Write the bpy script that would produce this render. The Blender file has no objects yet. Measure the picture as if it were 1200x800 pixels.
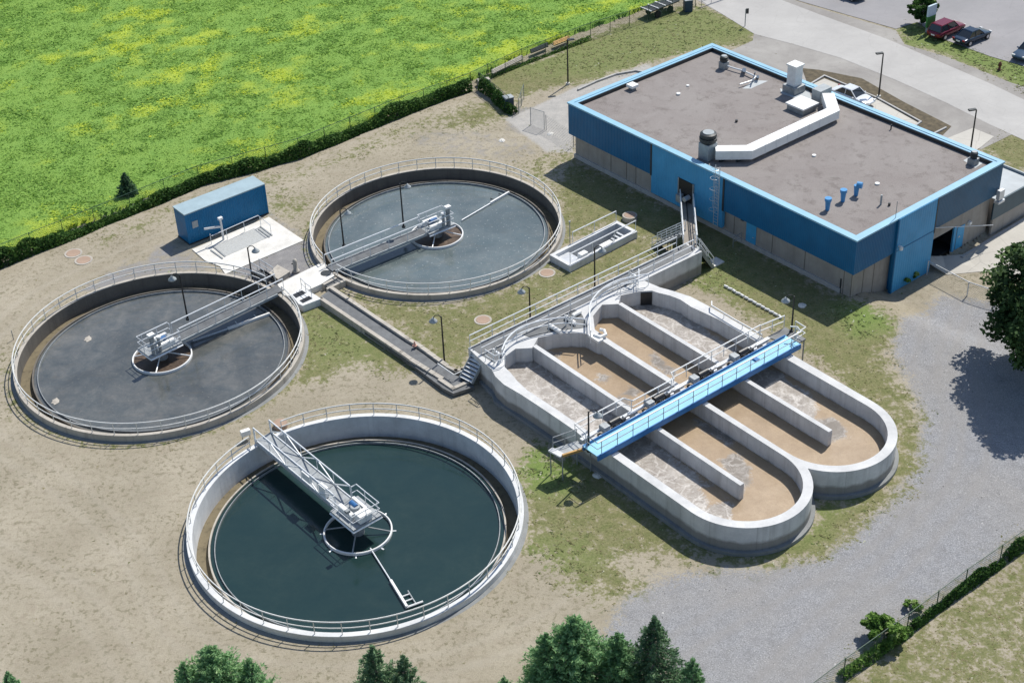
import bpy, bmesh, math, random
import numpy as np
from mathutils import Vector, Matrix
random.seed(7); rng = np.random.default_rng(11)
S = bpy.context.scene
C = S.collection
R = math.radians
PI = math.pi

# ------------------------------------------------------------------ survey: camera calibration
H = 68.0
F, PITCH, ROLL = 1803.065, 0.602094, -0.0432579
cp_, sp_ = math.cos(PITCH), math.sin(PITCH)
_r = Vector((1, 0, 0)); _u = Vector((0, sp_, cp_)); FW = Vector((0, cp_, -sp_))
RT = math.cos(ROLL) * _r + math.sin(ROLL) * _u
UP = -math.sin(ROLL) * _r + math.cos(ROLL) * _u
CAM = Vector((0, 0, H))
def ray(px, py): return (px - 600) / F * RT - (py - 400) / F * UP + FW
def G(px, py, z=0.0):
    d = ray(px, py); t = (z - H) / d.z
    return CAM + t * d
def P(v):
    v = Vector(v) - CAM; w = v.dot(FW)
    return (600 + F * v.dot(RT) / w, 400 - F * v.dot(UP) / w)
def hgt(b, top_px):
    best = (1e9, 0)
    for i in range(20, 1600):
        z = b.z + i * .01; q = P((b.x, b.y, z)); e = (q[0] - top_px[0]) ** 2 + (q[1] - top_px[1]) ** 2
        if e < best[0]: best = (e, i * .01)
    return best[1]
def vplane(a, d, px, py):
    n = Vector((-d.y, d.x, 0)); r = ray(px, py); t = (a - CAM).dot(n) / r.dot(n)
    return CAM + t * r

# ------------------------------------------------------------------ scene helpers
WL = {}
def tag(o, label=None, cat=None, group=None, kind=None):
    if label: o['label'] = label
    if cat: o['category'] = cat
    if group: o['group'] = group
    if kind: o['kind'] = kind
    return o
def thing(name, label, cat, loc, group=None, rz=0.0):
    o = bpy.data.objects.new(name, None); C.objects.link(o)
    o.location = loc; o.rotation_euler = (0, 0, rz); o.empty_display_size = .3
    WL[o.name] = Vector(loc)
    return tag(o, label, cat, group)
class MB:
    def __init__(s): s.v = []; s.f = []
    def add(s, v, f):
        n = len(s.v); s.v += [tuple(x) for x in v]; s.f += [tuple(i + n for i in q) for q in f]; return s
    def hexa(s, b, t):
        return s.add(list(b) + list(t), [(3, 2, 1, 0), (4, 5, 6, 7), (0, 1, 5, 4), (1, 2, 6, 5), (2, 3, 7, 6), (3, 0, 4, 7)])
    def box(s, c, sz, rz=0.0):
        x, y, z = sz[0] / 2, sz[1] / 2, sz[2] / 2; c = Vector(c); ca, sa = math.cos(rz), math.sin(rz)
        def q(a, b, d): return (c.x + a * ca - b * sa, c.y + a * sa + b * ca, c.z + d)
        return s.hexa([q(-x, -y, -z), q(x, -y, -z), q(x, y, -z), q(-x, y, -z)], [q(-x, -y, z), q(x, -y, z), q(x, y, z), q(-x, y, z)])
    def beam(s, a, b, w, h):
        a = Vector(a); b = Vector(b); d = (b - a).normalized()
        sd = Vector((0, 0, 1)).cross(d)
        if sd.length < 1e-3: sd = Vector((1, 0, 0))
        sd.normalize(); u = d.cross(sd)
        sd = sd * (w / 2); u = u * (h / 2)
        return s.hexa([a - sd - u, a + sd - u, b + sd - u, b - sd - u], [a - sd + u, a + sd + u, b + sd + u, b - sd + u])
    def tube(s, a, b, r, n=6, r2=None, cap=True):
        a = Vector(a); b = Vector(b); r2 = r if r2 is None else r2; d = (b - a).normalized()
        p = d.orthogonal().normalized(); q = d.cross(p)
        v = []
        for e, rr in ((a, r), (b, r2)):
            for i in range(n):
                t = 2 * PI * i / n; v.append(e + rr * (math.cos(t) * p + math.sin(t) * q))
        f = [(i, (i + 1) % n, n + (i + 1) % n, n + i) for i in range(n)]
        if cap: f += [tuple(range(n - 1, -1, -1)), tuple(range(n, 2 * n))]
        return s.add(v, f)
    def path(s, pts, r, n=6, closed=False):
        pts = [Vector(p) for p in pts]; m = len(pts); v = []
        for i, p in enumerate(pts):
            a = pts[(i - 1) % m] if (closed or i > 0) else p; b = pts[(i + 1) % m] if (closed or i < m - 1) else p
            d = (b - a).normalized()
            sd = Vector((0, 0, 1)).cross(d)
            if sd.length < 1e-3: sd = Vector((1, 0, 0))
            sd.normalize(); u = d.cross(sd)
            for k in range(n):
                t = 2 * PI * k / n; v.append(p + r * (math.cos(t) * sd + math.sin(t) * u))
        f = []
        for i in range(m if closed else m - 1):
            j = (i + 1) % m
            for k in range(n): f.append((i * n + k, i * n + (k + 1) % n, j * n + (k + 1) % n, j * n + k))
        if not closed: f += [tuple(range(n - 1, -1, -1)), tuple(range((m - 1) * n, m * n))]
        return s.add(v, f)
    def lathe(s, c, prof, n=96, a0=0.0, a1=2 * PI, closed=True):
        # prof: closed loop of (r, z) when closed
        full = abs(a1 - a0) > 2 * PI - 1e-6; m = len(prof); k = n if full else n + 1; v = []
        for i in range(k):
            t = a0 + (a1 - a0) * i / n
            for r, z in prof: v.append((c[0] + r * math.cos(t), c[1] + r * math.sin(t), c[2] + z))
        f = []
        for i in range(n):
            j = (i + 1) % k
            for q in range(m if closed else m - 1):
                w = (q + 1) % m; f.append((i * m + q, j * m + q, j * m + w, i * m + w))
        return s.add(v, f)
    def disc(s, c, r, n=64):
        return s.add([(c[0] + r * math.cos(2 * PI * i / n), c[1] + r * math.sin(2 * PI * i / n), c[2]) for i in range(n)], [tuple(range(n))])
    def prism(s, poly, z0, z1):
        n = len(poly)
        A = sum(poly[i][0] * poly[(i + 1) % n][1] - poly[(i + 1) % n][0] * poly[i][1] for i in range(n))
        if A < 0: poly = poly[::-1]
        v = [(p[0], p[1], z0) for p in poly] + [(p[0], p[1], z1) for p in poly]
        return s.add(v, [tuple(range(n - 1, -1, -1)), tuple(range(n, 2 * n))] + [(i, (i + 1) % n, n + (i + 1) % n, n + i) for i in range(n)])
    def build(s, name, m, parent=None, base=None, smooth=False, bevel=0.0, local=False):
        me = bpy.data.meshes.new(name)
        off = Vector((0, 0, 0))
        if not local:
            if parent is not None: off = WL[parent.name]
            elif base is not None: off = Vector(base)
        me.from_pydata([(v[0] - off.x, v[1] - off.y, v[2] - off.z) for v in s.v], [], s.f)
        me.materials.append(m)
        bm = bmesh.new(); bm.from_mesh(me); bmesh.ops.recalc_face_normals(bm, faces=bm.faces[:]); bm.to_mesh(me); bm.free()
        if smooth:
            for p in me.polygons: p.use_smooth = True
        o = bpy.data.objects.new(name, me); C.objects.link(o)
        if parent is not None: o.parent = parent
        else: o.location = off
        WL[o.name] = off
        if bevel > 0:
            b = o.modifiers.new('bevel', 'BEVEL'); b.width = bevel; b.segments = 2; b.limit_method = 'ANGLE'; b.angle_limit = R(40)
        return o
def npmesh(name, co, faces_flat, nper, m, attrs=None, parent=None, base=None, smooth=False):
    me = bpy.data.meshes.new(name); n = len(co); nf = len(faces_flat) // nper
    if base is not None: co = co - np.array(base)
    me.vertices.add(n); me.vertices.foreach_set('co', np.ascontiguousarray(co, dtype=np.float32).ravel())
    me.loops.add(len(faces_flat)); me.loops.foreach_set('vertex_index', np.ascontiguousarray(faces_flat, dtype=np.int32))
    me.polygons.add(nf); me.polygons.foreach_set('loop_start', np.arange(nf, dtype=np.int32) * nper)
    me.polygons.foreach_set('loop_total', np.full(nf, nper, dtype=np.int32))
    if smooth: me.polygons.foreach_set('use_smooth', np.ones(nf, dtype=bool))
    me.update(calc_edges=True)
    for k, a in (attrs or {}).items():
        at = me.attributes.new(k, 'FLOAT', 'POINT'); at.data.foreach_set('value', np.ascontiguousarray(a, dtype=np.float32))
    me.materials.append(m)
    o = bpy.data.objects.new(name, me); C.objects.link(o)
    if parent is not None: o.parent = parent
    elif base is not None: o.location = base
    return o
def copy_tree(o, parent=None):
    c = o.copy(); C.objects.link(c)
    if parent is not None: c.parent = parent
    for ch in list(o.children): copy_tree(ch, c)
    return c

# ------------------------------------------------------------------ materials
def srgb(r, g, b):
    def f(c):
        c /= 255; return c / 12.92 if c <= .04045 else ((c + .055) / 1.055) ** 2.4
    return (f(r), f(g), f(b), 1)
def lin(r, g, b): return (r, g, b, 1)
class NT:
    def __init__(s, name):
        s.m = bpy.data.materials.new(name); s.m.use_nodes = True; s.t = s.m.node_tree; s.n = s.t.nodes; s.l = s.t.links
        s.b = s.n['Principled BSDF']; s.out = s.n['Material Output']
        s.co = s.n.new('ShaderNodeTexCoord').outputs['Object']
    def mapping(s, sc, co=None):
        m = s.n.new('ShaderNodeMapping'); m.inputs['Scale'].default_value = sc; s.l.new(co or s.co, m.inputs[0]); return m.outputs[0]
    def noise(s, scale, detail=4, rough=.6, co=None, dist=0):
        n = s.n.new('ShaderNodeTexNoise'); n.inputs['Scale'].default_value = scale; n.inputs['Detail'].default_value = detail
        n.inputs['Roughness'].default_value = rough; n.inputs['Distortion'].default_value = dist
        s.l.new(co or s.co, n.inputs['Vector']); return n.outputs['Fac']
    def vor(s, scale, co=None, out='Distance', feat='F1'):
        n = s.n.new('ShaderNodeTexVoronoi'); n.inputs['Scale'].default_value = scale; n.feature = feat
        s.l.new(co or s.co, n.inputs['Vector']); return n.outputs[out]
    def ramp(s, fac, stops):
        r = s.n.new('ShaderNodeValToRGB'); e = r.color_ramp.elements
        while len(e) < len(stops): e.new(.5)
        for i, (p, c) in enumerate(stops):
            e[i].position = p; e[i].color = c if len(c) == 4 else (*c, 1)
        s.l.new(fac, r.inputs[0]); return r.outputs[0]
    def rng(s, fac, a, b, c=0.0, d=1.0):
        r = s.n.new('ShaderNodeMapRange'); r.inputs[1].default_value = a; r.inputs[2].default_value = b
        r.inputs[3].default_value = c; r.inputs[4].default_value = d; s.l.new(fac, r.inputs[0]); return r.outputs[0]
    def mix(s, fac, a, b, mode='MIX'):
        m = s.n.new('ShaderNodeMix'); m.data_type = 'RGBA'; m.blend_type = mode
        for sock, val in ((m.inputs[0], fac), (m.inputs[6], a), (m.inputs[7], b)):
            if isinstance(val, bpy.types.NodeSocket): s.l.new(val, sock)
            else: sock.default_value = val
        return m.outputs[2]
    def math(s, op, a, b=0.0):
        m = s.n.new('ShaderNodeMath'); m.operation = op
        for sock, val in ((m.inputs[0], a), (m.inputs[1], b)):
            if isinstance(val, bpy.types.NodeSocket): s.l.new(val, sock)
            else: sock.default_value = val
        return m.outputs[0]
    def attr(s, name):
        a = s.n.new('ShaderNodeAttribute'); a.attribute_name = name; return a.outputs['Fac']
    def set(s, col=None, rough=None, metal=None, spec=None, bump=None, bstr=.3, bdist=.02):
        for k, v in (('Base Color', col), ('Roughness', rough), ('Metallic', metal), ('Specular IOR Level', spec)):
            if v is None: continue
            if isinstance(v, bpy.types.NodeSocket): s.l.new(v, s.b.inputs[k])
            else: s.b.inputs[k].default_value = v
        if bump is not None:
            b = s.n.new('ShaderNodeBump'); b.inputs['Strength'].default_value = bstr; b.inputs['Distance'].default_value = bdist
            s.l.new(bump, b.inputs['Height']); s.l.new(b.outputs[0], s.b.inputs['Normal'])
        return s.m
def plain(name, c, rough=.6, metal=0.0, var=.12, scale=1.5, spec=.5):
    t = NT(name); n = t.noise(scale, 5)
    k = t.rng(n, .3, .7, 1 - var, 1 + var)
    col = t.mix(1.0, c, t.ramp(k, [(0, (0, 0, 0)), (1, (1, 1, 1))]), 'MULTIPLY')
    dark = tuple(max(0, x * (1 - var * 1.3)) for x in c[:3]) + (1,); lite = tuple(min(1, x * (1 + var)) for x in c[:3]) + (1,)
    col = t.mix(t.rng(n, .3, .7), dark, lite)
    return t.set(col, rough, metal, spec)
def concrete(name, c, stain=(.12, .11, .09, 1), amt=.5, rough=.85):
    t = NT(name)
    n1 = t.noise(.7, 6, .65); n2 = t.noise(9, 4)
    st = t.noise(1.0, 5, .6, t.mapping((2.2, 2.2, .12)))
    d = tuple(x * .8 for x in c[:3]) + (1,); e = tuple(min(1, x * 1.12) for x in c[:3]) + (1,)
    col = t.mix(t.rng(n1, .3, .7), d, e)
    col = t.mix(t.rng(n2, .35, .75, 0, .22), col, tuple(x * .62 for x in c[:3]) + (1,))
    col = t.mix(t.rng(st, .52, .8, 0, amt), col, stain)
    return t.set(col, rough, bump=n2, bstr=.25, bdist=.01)
M = {}
M['conc_new'] = concrete('new_concrete', lin(.66, .67, .67), lin(.3, .3, .29), .35)
M['conc_old'] = concrete('old_concrete', lin(.45, .415, .36), lin(.09, .08, .065), .6)
M['conc_dark'] = concrete('stained_concrete', lin(.15, .135, .115), lin(.05, .045, .04), .7)
M['conc_ditch'] = concrete('ditch_concrete', lin(.60, .61, .61), lin(.2, .2, .195), .5)
def ditch_concrete():
    t = NT('ditch_concrete'); c = (.60, .61, .61)
    sx = t.n.new('ShaderNodeSeparateXYZ'); t.l.new(t.co, sx.inputs[0])
    n1 = t.noise(.7, 6, .65); n2 = t.noise(9, 4); st = t.noise(1.0, 5, .6, t.mapping((2.2, 2.2, .12))); n4 = t.noise(1.2, 5)
    col = t.mix(t.rng(n1, .3, .7), lin(.47, .475, .475), lin(.66, .66, .65)); col = t.mix(t.rng(n2, .35, .75, 0, .22), col, lin(.36, .37, .37))
    h = t.math('ADD', t.math('MULTIPLY', sx.outputs[0], math.cos(R(-52.6))), t.math('MULTIPLY', sx.outputs[1], math.sin(R(-52.6))))
    fr = t.math('FRACT', t.math('DIVIDE', h, 2.4)); jn = t.math('MULTIPLY', t.rng(fr, 0, .018, 1, 0), .4)
    side = t.math('SUBTRACT', 1.0, t.rng(t.n.new('ShaderNodeNewGeometry').outputs['Normal'], 0, 1)) if False else 1.0
    geo = t.n.new('ShaderNodeNewGeometry'); sn = t.n.new('ShaderNodeSeparateXYZ'); t.l.new(geo.outputs['Normal'], sn.inputs[0]); vert = t.rng(t.math('ABSOLUTE', sn.outputs[2]), .3, .6, 1, 0)
    col = t.mix(t.math('MULTIPLY', t.rng(st, .5, .75, 0, .4), vert), col, lin(.20, .195, .18)); col = t.mix(t.math('MULTIPLY', jn, vert), col, lin(.12, .12, .12))
    zz = t.math('ADD', sx.outputs[2], t.math('MULTIPLY', n4, -.5)); col = t.mix(t.math('MULTIPLY', t.rng(zz, .80, .55, 0, .7), vert), col, lin(.13, .115, .095))
    return t.set(col, .85, bump=n2, bstr=.25, bdist=.01)
M['conc_pad'] = concrete('pad_concrete', lin(.70, .68, .63), lin(.45, .43, .38), .3)
M['conc_ditch'] = ditch_concrete()
M['conc_foot'] = concrete('footing_concrete', lin(.24, .25, .25), lin(.1, .1, .1), .5)
M['launder'] = concrete('scum_deposit', lin(.17, .14, .085), lin(.04, .035, .02), .9)
M['galv'] = plain('galvanised_steel', lin(.58, .60, .62), .38, .35, .12, 3)
M['galv_d'] = plain('weathered_steel', lin(.30, .32, .33), .55, .3, .2, 3)
M['rail'] = plain('pale_galvanised_rail', lin(.66, .66, .63), .45, .1, .1, 3)
M['alu'] = plain('white_aluminium', lin(.72, .74, .75), .42, .1, .08, 3)
M['grate'] = None
M['dark'] = plain('dark_steel', lin(.035, .04, .043), .5, .2, .2, 4)
M['black'] = plain('black_paint', lin(.012, .013, .015), .45, 0, .2, 4)
M['white'] = plain('white_paint', lin(.78, .78, .76), .45, 0, .06, 2)
M['grey'] = plain('grey_paint', lin(.33, .36, .37), .5, 0, .1, 2)
M['rust'] = concrete('terracotta_cover', lin(.38, .27, .20), lin(.25, .17, .12), .5)
M['orange'] = plain('orange_wood', lin(.50, .30, .10), .7, 0, .2, 3)
M['wood'] = concrete('weathered_wood', lin(.30, .27, .23), lin(.12, .1, .08), .5)
M['glass'] = plain('tinted_glass', lin(.02, .026, .032), .06, 0, .05, 1, .8)
M['lens'] = plain('lamp_lens', lin(.7, .7, .68), .25, 0, .05, 1)
M['tyre'] = plain('tyre_rubber', lin(.018, .018, .018), .85, 0, .2, 6)
M['rim'] = plain('alloy_rim', lin(.5, .5, .52), .35, .7, .1, 6)
M['bin'] = plain('dark_blue_plastic', lin(.02, .05, .09), .5, 0, .1, 3)
M['motor'] = plain('blue_motor', lin(.03, .13, .32), .45, 0, .1, 3)
def grating():
    t = NT('steel_grating'); w = t.n.new('ShaderNodeTexWave'); w.inputs['Scale'].default_value = 9; w.inputs['Distortion'].default_value = .3
    t.l.new(t.co, w.inputs[0]); n = t.noise(1.2, 5)
    col = t.mix(t.rng(n, .3, .7), lin(.10, .105, .11), lin(.19, .2, .205)); col = t.mix(t.rng(w.outputs['Fac'], .2, .8, 0, .35), col, lin(.05, .05, .055))
    return t.set(col, .6, .3)
M['grate'] = grating()
def corrugated(name, c, ang, pitch=.2, amt=1.0, rough=.42):
    # vertical ribs running along z, profile along horizontal direction ang
    t = NT(name); s = t.n.new('ShaderNodeSeparateXYZ'); t.l.new(t.co, s.inputs[0])
    h = t.math('ADD', t.math('MULTIPLY', s.outputs[0], math.cos(ang)), t.math('MULTIPLY', s.outputs[1], math.sin(ang)))
    w = t.math('SINE', t.math('MULTIPLY', h, 2 * PI / pitch))
    n = t.noise(.5, 5); n2 = t.noise(1, 5, .6, t.mapping((2.5, 2.5, .15)))
    d = tuple(x * .86 for x in c[:3]) + (1,); e = tuple(x * 1.1 for x in c[:3]) + (1,)
    col = t.mix(t.rng(n, .3, .7), d, e)
    col = t.mix(t.rng(n2, .58, .85, 0, .3), col, tuple(x * .6 + .02 for x in c[:3]) + (1,))
    return t.set(col, rough, spec=.25, bump=t.rng(w, -.3, .5), bstr=.6 * amt, bdist=.05)
# ---- site grid (u along the ditch, v across) and building frame
ZD = 2.2
A_UV = R(-52.6)
UA = Vector((math.cos(A_UV), math.sin(A_UV), 0)); VA = Vector((-UA.y, UA.x, 0))
O_UV = G(945, 548, ZD); O_UV.z = 0
def UV(u, v, z=0.0):
    q = O_UV + u * UA + v * VA; return Vector((q.x, q.y, z))
def uv_of(px, py, z):
    d = G(px, py, z) - O_UV; return d.dot(UA), d.dot(VA)
ZB = 5.7
BL = G(665.5, 119.8, ZB); BN = G(1004.5, 281.7, ZB); BR = G(1176, 189.3, ZB); BB = G(835.2, 51, ZB)
E1 = (BN - BL); E1.z = 0; LEN = (E1.length + (BR - BB).length) / 2; E1.normalize()
E2 = Vector((-E1.y, E1.x, 0)); WID = ((BB - BL).length + (BR - BN).length) / 2
B_ANG = math.atan2(E1.y, E1.x)
BO = BN - E1 * LEN; BO.z = 0
def BF(a, b, z): q = BO + a * E1 + b * E2; return Vector((q.x, q.y, z))
def b_of(w): d = Vector((w.x, w.y, 0)) - BO; return d.dot(E1), d.dot(E2)
M['fascia'] = corrugated('dark_blue_cladding_long', lin(.010, .125, .275), B_ANG)
M['fascia2'] = corrugated('dark_blue_cladding_end', lin(.010, .125, .275), B_ANG + PI / 2)
M['fascia3'] = corrugated('grey_blue_cladding', lin(.03, .11, .20), B_ANG + PI / 2)
M['panel'] = corrugated('mid_blue_cladding_long', lin(.065, .31, .56), B_ANG, .3, .5)
M['panel2'] = corrugated('mid_blue_cladding_end', lin(.065, .31, .56), B_ANG + PI / 2, .3, .5)
M['coping'] = plain('light_blue_coping', lin(.24, .45, .59), .5, 0, .07, .8)
M['bluedeck'] = plain('light_blue_deck_paint', lin(.25, .54, .72), .5, 0, .1, 1.2)
M['bluegirder'] = plain('blue_girder_paint', lin(.035, .17, .42), .45, 0, .12, 1.2)
M['bluedoor'] = plain('blue_door_paint', lin(.05, .33, .60), .45, 0, .08, 2)
M['bluepipe'] = plain('blue_vent_paint', lin(.06, .27, .55), .4, 0, .1, 2)
M['tanwall'] = concrete('precast_wall', lin(.34, .315, .285), lin(.18, .16, .14), .5)
M['plinth'] = concrete('plinth_concrete', lin(.42, .415, .40), lin(.2, .2, .19), .6)
def roofmat():
    t = NT('gravel_roof'); n = t.noise(.25, 8, .7, dist=.6); n2 = t.noise(14, 5, .7); n3 = t.noise(.9, 7, .75, dist=.2); n4 = t.vor(40, out='Distance')
    col = t.mix(t.rng(n, .32, .68), lin(.215, .19, .178), lin(.265, .243, .228))
    col = t.mix(t.rng(n3, .52, .64, 0, .75), col, lin(.15, .13, .118)); col = t.mix(t.rng(n2, .52, .7, 0, .6), col, lin(.36, .34, .325)); col = t.mix(t.rng(n2, .46, .3, 0, .6), col, lin(.10, .09, .085))
    return t.set(col, .95, bump=n2, bstr=.6, bdist=.03)
M['roof'] = roofmat()
M['shedroof'] = plain('blue_grey_shed_roof', lin(.31, .41, .45), .55, .1, .08, 1.0)
M['wingroof'] = plain('pale_roof_membrane', lin(.42, .45, .46), .7, 0, .1, .8)
def carpaint(n, c): return plain(n, c, .22, .25, .04, 2, .6)

# ------------------------------------------------------------------ ground masks (polygons surveyed on the ground plane)
def sstep(x): x = np.clip(x, 0, 1); return x * x * (3 - 2 * x)
def poly_w(px, z=0.0): return np.array([[G(a, b, z).x, G(a, b, z).y] for a, b in px])
def sdist(X, Y, pl):
    inside = np.zeros(X.shape, bool); dmin = np.full(X.shape, 1e9)
    n = len(pl)
    for i in range(n):
        x0, y0 = pl[i]; x1, y1 = pl[(i + 1) % n]
        c = ((y0 > Y) != (y1 > Y)) & (X < (x1 - x0) * (Y - y0) / ((y1 - y0) if y1 != y0 else 1e-9) + x0)
        inside ^= c
        dx, dy = x1 - x0, y1 - y0; t = np.clip(((X - x0) * dx + (Y - y0) * dy) / (dx * dx + dy * dy + 1e-9), 0, 1)
        dmin = np.minimum(dmin, np.hypot(X - x0 - t * dx, Y - y0 - t * dy))
    return np.where(inside, dmin, -dmin)
def mask(X, Y, px, soft=.8): return sstep(sdist(X, Y, poly_w(px)) / soft * .5 + .5)
def vnoise(X, Y, sc, seed=0):
    xs = X / sc + seed * 17.3; ys = Y / sc - seed * 9.1
    xi = np.floor(xs).astype(int); yi = np.floor(ys).astype(int); fx = sstep(xs - xi); fy = sstep(ys - yi)
    def h(a, b):
        n = (a * 374761393 + b * 668265263 + seed * 982451653) & 0x7fffffff
        n = ((n ^ (n >> 13)) * 1274126177) & 0x7fffffff
        return ((n ^ (n >> 16)) & 0xffff) / 65535.0
    return (h(xi, yi) * (1 - fx) + h(xi + 1, yi) * fx) * (1 - fy) + (h(xi, yi + 1) * (1 - fx) + h(xi + 1, yi + 1) * fx) * fy
def fbm(X, Y, sc, seed=0, o=4):
    a = 0; w = .5; t = 0
    for k in range(o): a = a + w * vnoise(X, Y, sc / 2 ** k, seed + k * 3); t += w; w *= .5
    return a / t
FIELD = [(-900, 640), (-200, 395), (0, 305), (60, 282), (110, 261), (176, 237), (234, 212), (351, 179), (469, 130), (550, 100), (606, 70), (662, 47), (690, 37), (750, 15), (800, -4), (900, -42), (1000, -80), (800, -250), (0, -260), (-900, -150)]
GRASS = [  # (polygon, strength)
 ([(112, 276), (234, 226), (351, 194), (469, 147), (555, 114), (600, 135), (520, 152), (440, 175), (360, 208), (240, 240), (120, 292)], .38),
 ([(1035, 440), (1062, 470), (1080, 520), (1062, 570), (1015, 612), (960, 645), (900, 664), (840, 664), (880, 645), (950, 610), (1000, 585), (1050, 545), (1056, 500)], .85),
 ([(350, 358), (372, 352), (420, 378), (500, 430), (470, 440), (420, 425), (385, 445), (350, 450), (345, 400)], .75),
 ([(390, 345), (425, 350), (520, 362), (600, 335), (650, 300), (740, 275), (790, 290), (690, 335), (640, 368), (560, 408), (535, 440), (470, 395)], .68),
 ([(655, 215), (680, 195), (760, 235), (800, 262), (790, 285), (745, 255), (720, 250), (650, 290), (662, 250)], .85),
 ([(610, 195), (660, 170), (680, 190), (645, 215)], .45),
 ([(675, 188), (760, 232), (800, 250), (845, 262), (990, 352), (840, 345), (800, 300), (700, 260)], .85),
 ([(815, 280), (850, 275), (990, 352), (1050, 372), (1040, 420), (1050, 470), (1070, 520), (1040, 560), (1000, 590), (960, 610), (950, 540), (1040, 500), (985, 440), (840, 345), (790, 320)], .78),
 ([(600, 560), (625, 520), (700, 545), (800, 610), (880, 640), (940, 625), (900, 655), (810, 655), (720, 650), (760, 690), (700, 700), (620, 650), (610, 600)], .68),
 ([(580, 85), (640, 68), (700, 40), (760, 20), (820, 8), (884, 38), (880, 50), (835, 52), (790, 62), (700, 90), (680, 98), (600, 110), (575, 100)], 1.0),
 ([(545, 125), (600, 112), (610, 135), (560, 150), (515, 150)], .55),
 ([(300, 235), (330, 220), (370, 230), (355, 262), (318, 255)], .4),
 ([(0, 420), (25, 400), (30, 470), (60, 500), (10, 490)], .35),
 ([(1050, 32), (1075, 22), (1100, 40), (1160, 62), (1230, 82), (1230, 120), (1185, 98), (1110, 66), (1060, 52)], 1.0),
 ([(1148, 172), (1180, 158), (1260, 165), (1260, 215), (1190, 197)], .95),
 ([(975, 800), (1040, 750), (1210, 628), (1300, 600), (1300, 900), (950, 900)], .5),
]
LUSH = [([(608, 530), (640, 525), (668, 545), (660, 580), (615, 570)], 1.), ([(975, 365), (1015, 358), (1045, 378), (1000, 390)], 1.), ([(1045, 330), (1060, 310), (1080, 318), (1065, 332)], .9),
 ([(780, 300), (850, 300), (880, 340), (850, 350), (800, 330)], .35), ([(350, 360), (420, 385), (450, 415), (370, 430)], .3), ([(935, 590), (1000, 575), (960, 620), (900, 650), (890, 640)], .5),
 ([(1050, 32), (1075, 22), (1100, 40), (1160, 62), (1230, 82), (1230, 120), (1185, 98), (1110, 66), (1060, 52)], .75), ([(580, 85), (700, 40), (820, 8), (884, 38), (835, 52), (700, 90)], .35), ([(600, 640), (680, 630), (700, 650), (640, 680)], .35)]
GRAVEL = [(690, 900), (700, 750), (735, 700), (770, 680), (830, 670), (900, 668), (965, 645), (1015, 612), (1062, 568), (1078, 505), (1062, 440), (1045, 395), (1062, 372), (1090, 352), (1110, 330), (1160, 340), (1230, 330), (1300, 500), (1300, 620), (1200, 634), (1060, 740), (970, 800), (900, 900)]
ASPH = [([(316, 250), (372, 296), (398, 330), (330, 345), (262, 320), (356, 283)], 1.0), ([(150, 305), (262, 322), (225, 330), (120, 345), (90, 340)], .6), ([(190, 285), (225, 292), (262, 322), (150, 320)], .5), ([(0, 440), (20, 430), (18, 480), (0, 470)], .4), ([(600, 128), (665, 120), (672, 175), (640, 175), (618, 158), (590, 152)], .6), ([(470, 150), (560, 150), (660, 175), (600, 195), (480, 175)], .3)]
PAVE = [([(590, 140), (612, 132), (680, 100), (760, 74), (770, 84), (700, 112), (668, 130), (672, 180), (640, 178)], .9)]
DAMP = [([(395, 480), (530, 455), (600, 530), (560, 500), (470, 470)], .4)]
BROWNBED = [(940, 80), (960, 82), (1010, 92), (1060, 120), (1115, 148), (1105, 158), (1080, 150), (1010, 122), (950, 108)]
TRACKS = [[(1112, 335), (1085, 430), (1092, 520), (1030, 615), (910, 690), (790, 760), (690, 840)], [(1150, 350), (1130, 430), (1140, 540), (1060, 650), (960, 740), (880, 830)],
 [(650, 160), (560, 163), (470, 150), (400, 180), (310, 225)], [(310, 225), (230, 262), (120, 310), (40, 350), (-40, 420)], [(-40, 500), (60, 560), (150, 640), (215, 745), (330, 790), (480, 785), (620, 740), (700, 690)], [(-20, 640), (90, 700), (180, 830)]]
def track_np(X, Y):
    out = np.zeros_like(X)
    for px in TRACKS:
        p = poly_w(px); q = [p[0]]
        for i in range(len(p) - 1):
            p0, p1, p2, p3 = p[max(0, i - 1)], p[i], p[i + 1], p[min(len(p) - 1, i + 2)]
            for j in range(1, 7): u = j / 6; q.append(.5 * (2 * p1 + (p2 - p0) * u + (2 * p0 - 5 * p1 + 4 * p2 - p3) * u * u + (3 * p1 - p0 - 3 * p2 + p3) * u ** 3))
        d = np.full(X.shape, 1e9)
        for a, b in zip(q[:-1], q[1:]):
            e = b - a; t = np.clip(((X - a[0]) * e[0] + (Y - a[1]) * e[1]) / (e @ e), 0, 1); d = np.minimum(d, np.hypot(X - a[0] - t * e[0], Y - a[1] - t * e[1]))
        out = np.maximum(out, np.clip(1 - np.abs(d - .85) / .5, 0, 1))
    return out
def gz_np(X, Y):
    a = (X - BO.x) * E1.x + (Y - BO.y) * E1.y; b = (X - BO.x) * E2.x + (Y - BO.y) * E2.y
    d = sstep((a - (LEN - 2.0)) / 2.0) * (1 - sstep((a - (LEN + 5)) / 12)) * sstep((b - 1.0) / 4.0) * (1 - sstep((b - 21) / 10))
    z = -1.35 * d
    z = z + .02 * (fbm(X, Y, 7, 5, 3) - .5)
    return z
def gz(x, y): return float(gz_np(np.array([x]), np.array([y]))[0])
def T(px, py, dz=0.0):
    q = G(px, py, 0)
    for _ in range(6): q = G(px, py, gz(q.x, q.y) + dz)
    return q

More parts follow.
